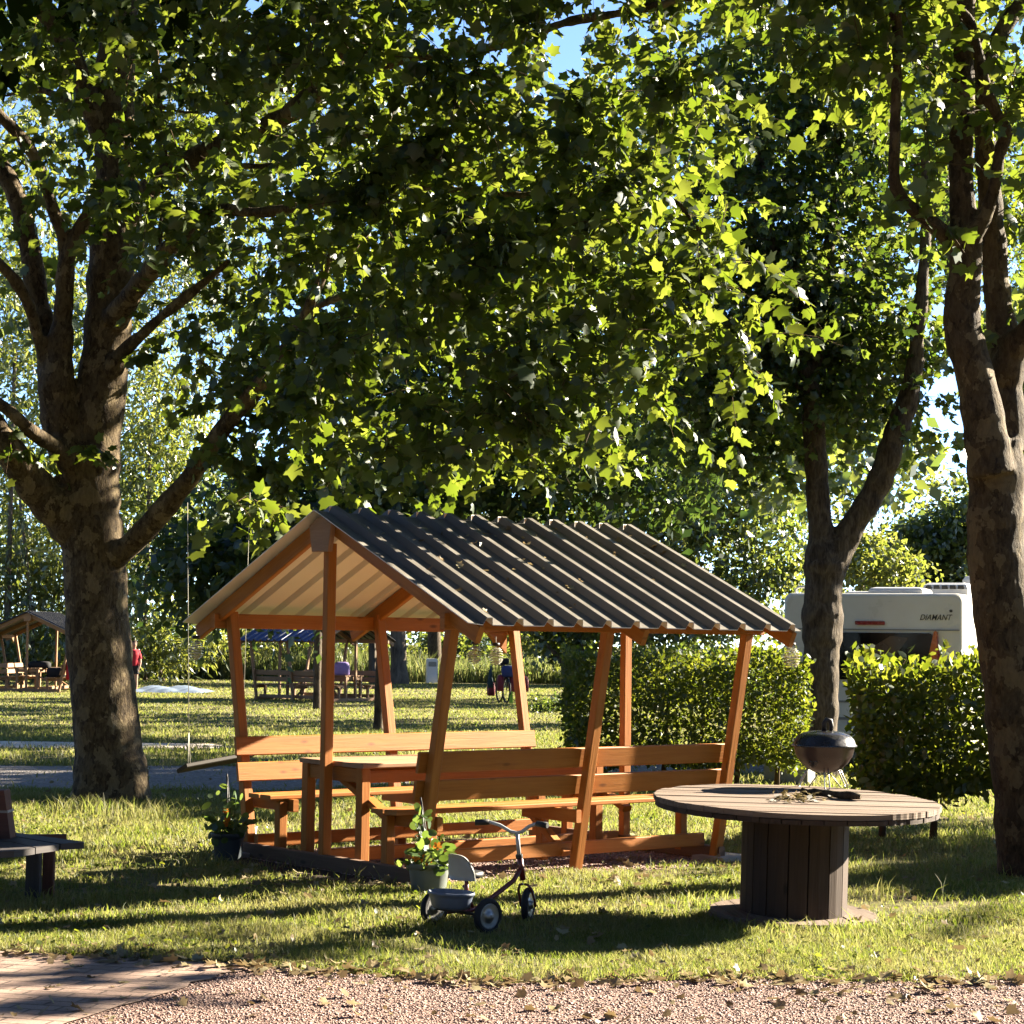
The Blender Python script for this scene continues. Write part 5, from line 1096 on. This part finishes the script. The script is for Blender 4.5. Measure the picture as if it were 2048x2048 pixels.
for a, b in zip(bl, bl[1:]): be += edge(gp(*a), gp(*b), 8, .015)[:-1]
be += edge(gp(500, 1936), gp(130, 2052), 12, .03) + [(-2.2, 7.0), (-6, 6)]
sheet('brick_paving', be, .012, M['brick'])
sheet('gravel_track', edge((-14, 20.9), (-2.6, 21.6), 10, .2) + edge((-2.6, 21.6), (.6, 24.5), 8, .2) + edge((.6, 24.5), (5.5, 27), 6, .2) + edge((5.2, 29.5), (.2, 27.6), 6, .2) + edge((.2, 27.6), (-3.5, 25.6), 8, .2) + edge((-3.5, 25.6), (-14, 24.2), 10, .2), .004, M['track'])
sheet('sandy_road', edge((-26, 29), (-4.4, 29.4), 12, .12) + [(-3.9, 30.0)] + edge((-4.4, 31.0), (-26, 31.4), 12, .12), .004, M['sand'])
sheet('shelter_gravel', [tuple(sh(x, y, 0))[:2] for x, y in [(-.15, -1.25), (1, -1.2), (2, -1.28), (3.0, -1.2), (3.05, 0), (3.0, 1.2), (1.5, 1.15), (0, 1.2), (-.2, .3), (-.25, -.6)]], .004, M['gravel'])
sheet('bare_earth', [tuple(sh(x, y, 0))[:2] for x, y in edge((-.05, -1.3), (-.4, -1.0), 3, .05) + edge((-.45, -.9), (-.42, .9), 8, .08) + [(-.1, 1.2)]], .008, M['soil'])

def inside(x, y, poly):
    r = np.zeros(len(x), bool); n = len(poly); j = n - 1
    for i in range(n):
        xi, yi = poly[i][0], poly[i][1]; xj, yj = poly[j][0], poly[j][1]
        c = ((yi > y) != (yj > y)) & (x < (xj - xi) * (y - yi) / (yj - yi + 1e-12) + xi); r ^= c; j = i
    return r
trackp = [(-14, 20.9), (-2.6, 21.6), (.6, 24.5), (5.5, 27), (5.2, 29.5), (.2, 27.6), (-3.5, 25.6), (-14, 24.2)]; roadp = [(-26, 29), (-4.4, 29.4), (-3.9, 30), (-4.4, 31), (-26, 31.4)]
pathp = ge + [(8, -8), (-8, -8)]; shp = [tuple(sh(x, y, 0))[:2] for x, y in [(-.3, -1.15), (3.0, -1.15), (3.0, 1.15), (-.1, 1.15)]]
def fbm(x, y, s, seed):
    r = np.random.default_rng(seed); h = np.zeros(len(x)); a = 1
    for k in range(4):
        p = r.random(4) * 6.28; d = r.random() * 3.14; X = x * math.cos(d) + y * math.sin(d); Y = -x * math.sin(d) + y * math.cos(d)
        h += a * np.sin(X * s + p[0] + 1.5 * np.sin(Y * s * .7 + p[1])) * np.sin(Y * s * 1.1 + p[2] + np.sin(X * s * .8 + p[3])); s *= 2.1; a *= .6
    return h
def blades(y0, y1, dens, h, wd, seed, thin=.45):
    n = int((y1 - y0) * .30 * (y0 + y1) * dens * 2 * .55 / .55); y = np.sqrt(rng.random(n) * (y1 ** 2 - y0 ** 2) + y0 ** 2); x = (rng.random(n) * 2 - 1) * .275 * y
    f = fbm(x, y, 1.3, seed); keep = rng.random(n) < np.clip(.75 + thin * f, .12, 1)
    for P in (trackp, roadp): keep &= ~inside(x, y, P) | (rng.random(n) < .03)
    keep &= ~inside(x, y, pathp) & ~(inside(x, y, shp) & (rng.random(n) > .03)) & (np.hypot(x - DX, y - DY) > .5) & ~(inside(x, y, SOILP) & (rng.random(n) > .10))
    x, y, f = x[keep], y[keep], f[keep]; n = len(x); hh = h * (.45 + .9 * rng.random(n) ** 1.5) * np.clip(1 + .35 * fbm(x, y, 2.7, seed + 5), .4, 1.7)
    return x, y, hh, np.full(n, wd)
def blade_mesh(x, y, h, wd, lean=.8):
    n = len(x); a = rng.random(n) * 6.28; dx, dy = np.cos(a), np.sin(a); b = rng.random(n) * 6.28; l = lean * h * (.25 + rng.random(n)); lx, ly = np.cos(b) * l, np.sin(b) * l
    V = np.zeros((n, 5, 3)); hw = wd / 2 * (.6 + .8 * rng.random(n))
    V[:, 0] = np.stack([x - dx * hw, y - dy * hw, np.zeros(n)], 1); V[:, 1] = np.stack([x + dx * hw, y + dy * hw, np.zeros(n)], 1)
    V[:, 2] = np.stack([x + dx * hw * .8 + lx * .3, y + dy * hw * .8 + ly * .3, h * .6], 1); V[:, 3] = np.stack([x - dx * hw * .8 + lx * .3, y - dy * hw * .8 + ly * .3, h * .6], 1)
    V[:, 4] = np.stack([x + lx, y + ly, h * (1 - .15 * rng.random(n))], 1)
    F = np.array([(0, 1, 2), (0, 2, 3), (3, 2, 4)])[None] + (np.arange(n) * 5)[:, None, None]; return V.reshape(-1, 3), F.reshape(-1, 3)
SOILP = [tuple(sh(x, y, 0))[:2] for x, y in [(-.05, -1.3), (-.45, -1.0), (-.45, .9), (-.05, 1.2)]]
parts = [blades(8.9, 11.5, 4600, .040, .0040, 1, .6), blades(11.5, 15, 2300, .048, .0052, 1, .6), blades(15, 22, 850, .056, .008, 1, .55), blades(22, 36, 260, .065, .013, 1), blades(36, 58, 80, .042, .024, 1), blades(58, 77, 36, .045, .036, 1)]
def tuft(px, py, n, r, h, Ys=0):
    p = gnd(px, py); return (p.x + rng.normal(size=n) * r, p.y + rng.normal(size=n) * r * .6, h * (.4 + .8 * rng.random(n)), np.full(n, .007))
for px in range(120, 330, 16): parts.append(tuft(px, 1630 + random.uniform(-8, 18), 38, .10, .17))
for a in ((1300, 1830, 20, .15, .16), (1780, 1800, 26, .16, .17), (1730, 1870, 26, .25, .13), (1420, 1868, 60, .22, .10), (1620, 1880, 60, .25, .10), (760, 1790, 40, .15, .12), (420, 1735, 26, .1, .13), (560, 1740, 20, .15, .12), (690, 1770, 14, .1, .14), (2000, 1760, 40, .2, .14), (1960, 1710, 60, .3, .18), (1000, 1870, 60, .3, .08), (60, 1810, 40, .12, .12), (1880, 1700, 50, .25, .16), (1500, 1745, 30, .4, .10)): parts.append(tuft(*a))
x, y, h, wd = (np.concatenate(q) for q in zip(*parts)); V, F = blade_mesh(x, y, h, wd)
tag(mesh_np('grass', V, F, M['grass']), 'short sunlit grass of the lawn around the shelter', 'grass', kind='stuff')
n = 60000; y = 78.5 + rng.random(n) * 9; x = (rng.random(n) * 2 - 1) * .28 * y; keep = fbm(x, y, .6, 9) > -1.1; x, y = x[keep], y[keep]; hh = (.55 + .75 * rng.random(len(x))) * (1 + .25 * fbm(x, y, .5, 4))
V, F = blade_mesh(x, y, np.clip(hh, .2, 1.6), np.full(len(x), .035), .35); tag(mesh_np('tall_grass', V, F, M['tall_grass']), 'strip of tall wild grass at the far edge of the lawn', 'tall grass', kind='stuff')

n = 16000; y = np.sqrt(9 ** 2 + rng.random(n) * (21 ** 2 - 81)); x = (rng.random(n) * 2 - 1) * .275 * y; keep = (fbm(x, y, 2.1, 17) > .1) & ~inside(x, y, pathp) & ~inside(x, y, shp) & ~inside(x, y, SOILP) & (np.hypot(x - DX, y - DY) > .5); x, y = x[keep], y[keep]; n = len(x)
V, F = leaves(T_round(), np.stack([x, y, .012 + .03 * rng.random(n)], 1), rng.normal(size=(n, 3)) * (1, 1, .3), rng.normal(size=(n, 3)) * .5 + (0, 0, 1), .012 + .022 * rng.random(n))
tag(mesh_np('clover', V, F, M['hedge_leaf']), 'small clover and weed leaves growing low in the lawn', 'clover', kind='stuff')
# pebbles, fallen leaves
def pebbles(n, x, y, z, s):
    o = np.array([(1, 0, 0), (0, 1, 0), (-1, 0, 0), (0, -1, 0), (0, 0, .7), (0, 0, -.5)], float); V = o[None] * (.6 + .6 * rng.random((n, 6, 1))) * s[:, None, None] * np.array([1, .8, .7]); a = rng.random(n) * 6.28
    c, s_ = np.cos(a)[:, None], np.sin(a)[:, None]; X = V[..., 0] * c - V[..., 1] * s_; Y = V[..., 0] * s_ + V[..., 1] * c; V = np.stack([X + x[:, None], Y + y[:, None], V[..., 2] + z], -1)
    F = np.array([(0, 1, 4), (1, 2, 4), (2, 3, 4), (3, 0, 4), (1, 0, 5), (2, 1, 5), (3, 2, 5), (0, 3, 5)])[None] + (np.arange(n) * 6)[:, None, None]; return V.reshape(-1, 3), F.reshape(-1, 3)
n = 40000; x = (rng.random(n) * 2 - 1) * 2.9; y = 8.3 + rng.random(n) * 1.7; k = inside(x, y, pathp) & ~inside(x, y, be); x, y = x[k], y[k]
V, F = pebbles(len(x), x, y, .006, .004 + .008 * rng.random(len(x)) ** 2)
n2 = 5200; L_ = rng.random((n2, 2)) * np.array([3.1, 2.4]) + np.array([-.1, -1.25]); W_ = np.array([tuple(sh(a, b, 0)) for a, b in L_]); V2, F2 = pebbles(n2, W_[:, 0], W_[:, 1], .008, .008 + .010 * rng.random(n2))
tag(mesh_np('gravel_stones', np.vstack([V, V2]), np.vstack([F, F2 + len(V)]), M['pebble']), 'loose pinkish gravel stones on the path and under the shelter', 'gravel', kind='stuff')
L_ = []
for i in range(900):
    j = random.randrange(3, len(ge)); q = ge[min(j, len(ge) - 1)]; d = abs(random.gauss(0, .16)); L_.append((q[0] + random.gauss(0, .1), q[1] + (d if random.random() < .35 else -d * .8), .02))
for i in range(750):
    px, py = random.uniform(-50, 2100), random.uniform(1560, 2048); p = gnd(px, py); L_.append((p.x, p.y, .035 if py < 1960 else .015))
for i in range(90): p = gnd(random.gauss(1800, 160), random.gauss(1985, 22)); L_.append((p.x, p.y, .02))
for i in range(70): p = gnd(random.gauss(1250, 60), random.gauss(1760, 10)); L_.append((p.x, p.y, .03))
for i in range(90): p = gnd(random.uniform(480, 830), random.gauss(1775, 14)); L_.append((p.x, p.y, .03))
L_ = np.array(L_); n_ = len(L_); T_ = T_plane(); T2 = (T_[0] * np.array([1, 1, 1]) + np.stack([0 * T_[0][:, 0], 0 * T_[0][:, 0], .9 * T_[0][:, 0] ** 2 + .25 * (T_[0][:, 1] - .4) ** 2], 1), T_[1])
V, F = leaves(T2, L_, rng.normal(size=(n_, 3)) * (1, 1, .2), rng.normal(size=(n_, 3)) * .45 + (0, 0, 1), .022 + .055 * rng.random(n_) ** 1.6)
tag(mesh_np('fallen_leaves', V, F, M['dry_leaf']), 'dry fallen leaves scattered over path edge and lawn', 'fallen leaves', kind='stuff')
# litter on the roof and the drum
R_l = []; 
for i in range(120):
    x_, y_ = random.uniform(0, 2.9), -random.triangular(.03, 1.7, .2); R_l.append(tuple(sh(x_, y_, ZR + y_ * .446 + .014)))
R_l = np.array(R_l); n_ = len(R_l); V, F = leaves(T2, R_l, rng.normal(size=(n_, 3)) * (1, 1, .2), rng.normal(size=(n_, 3)) * .5 + (.2, -.3, .9), .02 + .05 * rng.random(n_) ** 2)
tag(mesh_np('roof_leaf_litter', V, F, M['dry_leaf']), 'dry leaves and bits scattered on the shelter roof', 'leaf litter', kind='stuff')

# ------------------------------------------------------------------ added trees right of the view, crowns shaped to throw chosen bands of shade
def shade_clusters(bands, z0, z1, per_m2):
    out = []
    for (xa, xb, ya, yb, k) in bands:
        c = [gnd(xa, ya), gnd(xb, ya), gnd(xb, yb), gnd(xa, yb)]; area = abs((c[1].x - c[0].x + c[2].x - c[3].x) / 2 * (c[3].y - c[0].y)); n = max(3, int(area * per_m2 * k))
        for i in range(n):
            p = gnd(random.uniform(xa, xb), random.uniform(ya, yb)); z = random.uniform(z0, z1); q = p + SUN * (z / SUN.z); out.append(tuple(q))
    return np.array(out)
near_b = [(-150, 470, 1788, 1832, 1), (1690, 2150, 1690, 1790, 1.1), (150, 480, 1735, 1770, .8), (830, 1380, 1862, 1925, .8), (560, 830, 1885, 1910, .6), (-60, 180, 1921, 1930, .8), (-100, 100, 1962, 1970, .7), (-50, 60, 2015, 2025, .6), (0, 430, 1560, 1622, .9), (300, 480, 1625, 1650, .7), (1130, 1480, 1730, 1750, .5), (1780, 2048, 1850, 1880, .35), (230, 420, 1888, 1905, .6), (1750, 1950, 1640, 1690, .5)]
C1 = shade_clusters(near_b, 5.0, 7.5, 17); C1 = C1[np.abs(C1[:, 0]) > .27 * C1[:, 1]]; C1 = C1[~keep_sunny(C1, False)]
th = empty('plane_tree', (14.5, 24, 0), 0, 'unseen plane tree added beyond the right frame edge, crown shaped to shade the grass', 'tree', 'plane trees around the picnic shelter')
MB().tube([(0, 0, 0), (.1, 0, 2), (0, .1, 4), (-.6, -.4, 5.5), (-1.5, -1, 6.5)], [.34, .28, .25, .15, .06], 12).build('trunk', M['plane_bark'], th)
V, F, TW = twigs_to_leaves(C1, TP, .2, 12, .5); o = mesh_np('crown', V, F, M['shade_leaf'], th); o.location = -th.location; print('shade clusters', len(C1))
far_b = [(-100, 1080, 1398, 1418, 1.0), (-100, 440, 1428, 1446, .9), (430, 800, 1440, 1466, .9), (820, 1060, 1448, 1462, .7), (-100, 150, 1492, 1545, 1), (280, 460, 1470, 1482, .7), (-100, 430, 1452, 1474, .55), (280, 480, 1500, 1560, .8), (-100, 480, 1530, 1598, 2.2), (500, 800, 1420, 1430, .6)]
C2 = shade_clusters(far_b, 6, 11, 4)
tf = empty('ash_tree', (17.5, 62, 0), 0, 'tall leafy tree added right of the lawn behind the caravan, crown shaped to shade the far grass', 'tree', G)
MB().tube([(0, 0, 0), (.1, 0, 4), (0, .1, 7), (.3, 0, 10)], [.4, .33, .25, .1], 10).build('trunk', M['far_bark'], tf)
C2 = C2[~keep_sunny(C2)]; px_ = 1024 + FPX * C2[:, 0] / C2[:, 1]; C2 = C2[~((px_ > 1800) & (px_ < 1990))]
V, F, TW = twigs_to_leaves(C2, TD, .42, 14, 1.0, twig=False); o = mesh_np('crown', V, F, M['ash_leaf'], tf); o.location = -tf.location; print('far clusters', len(C2))
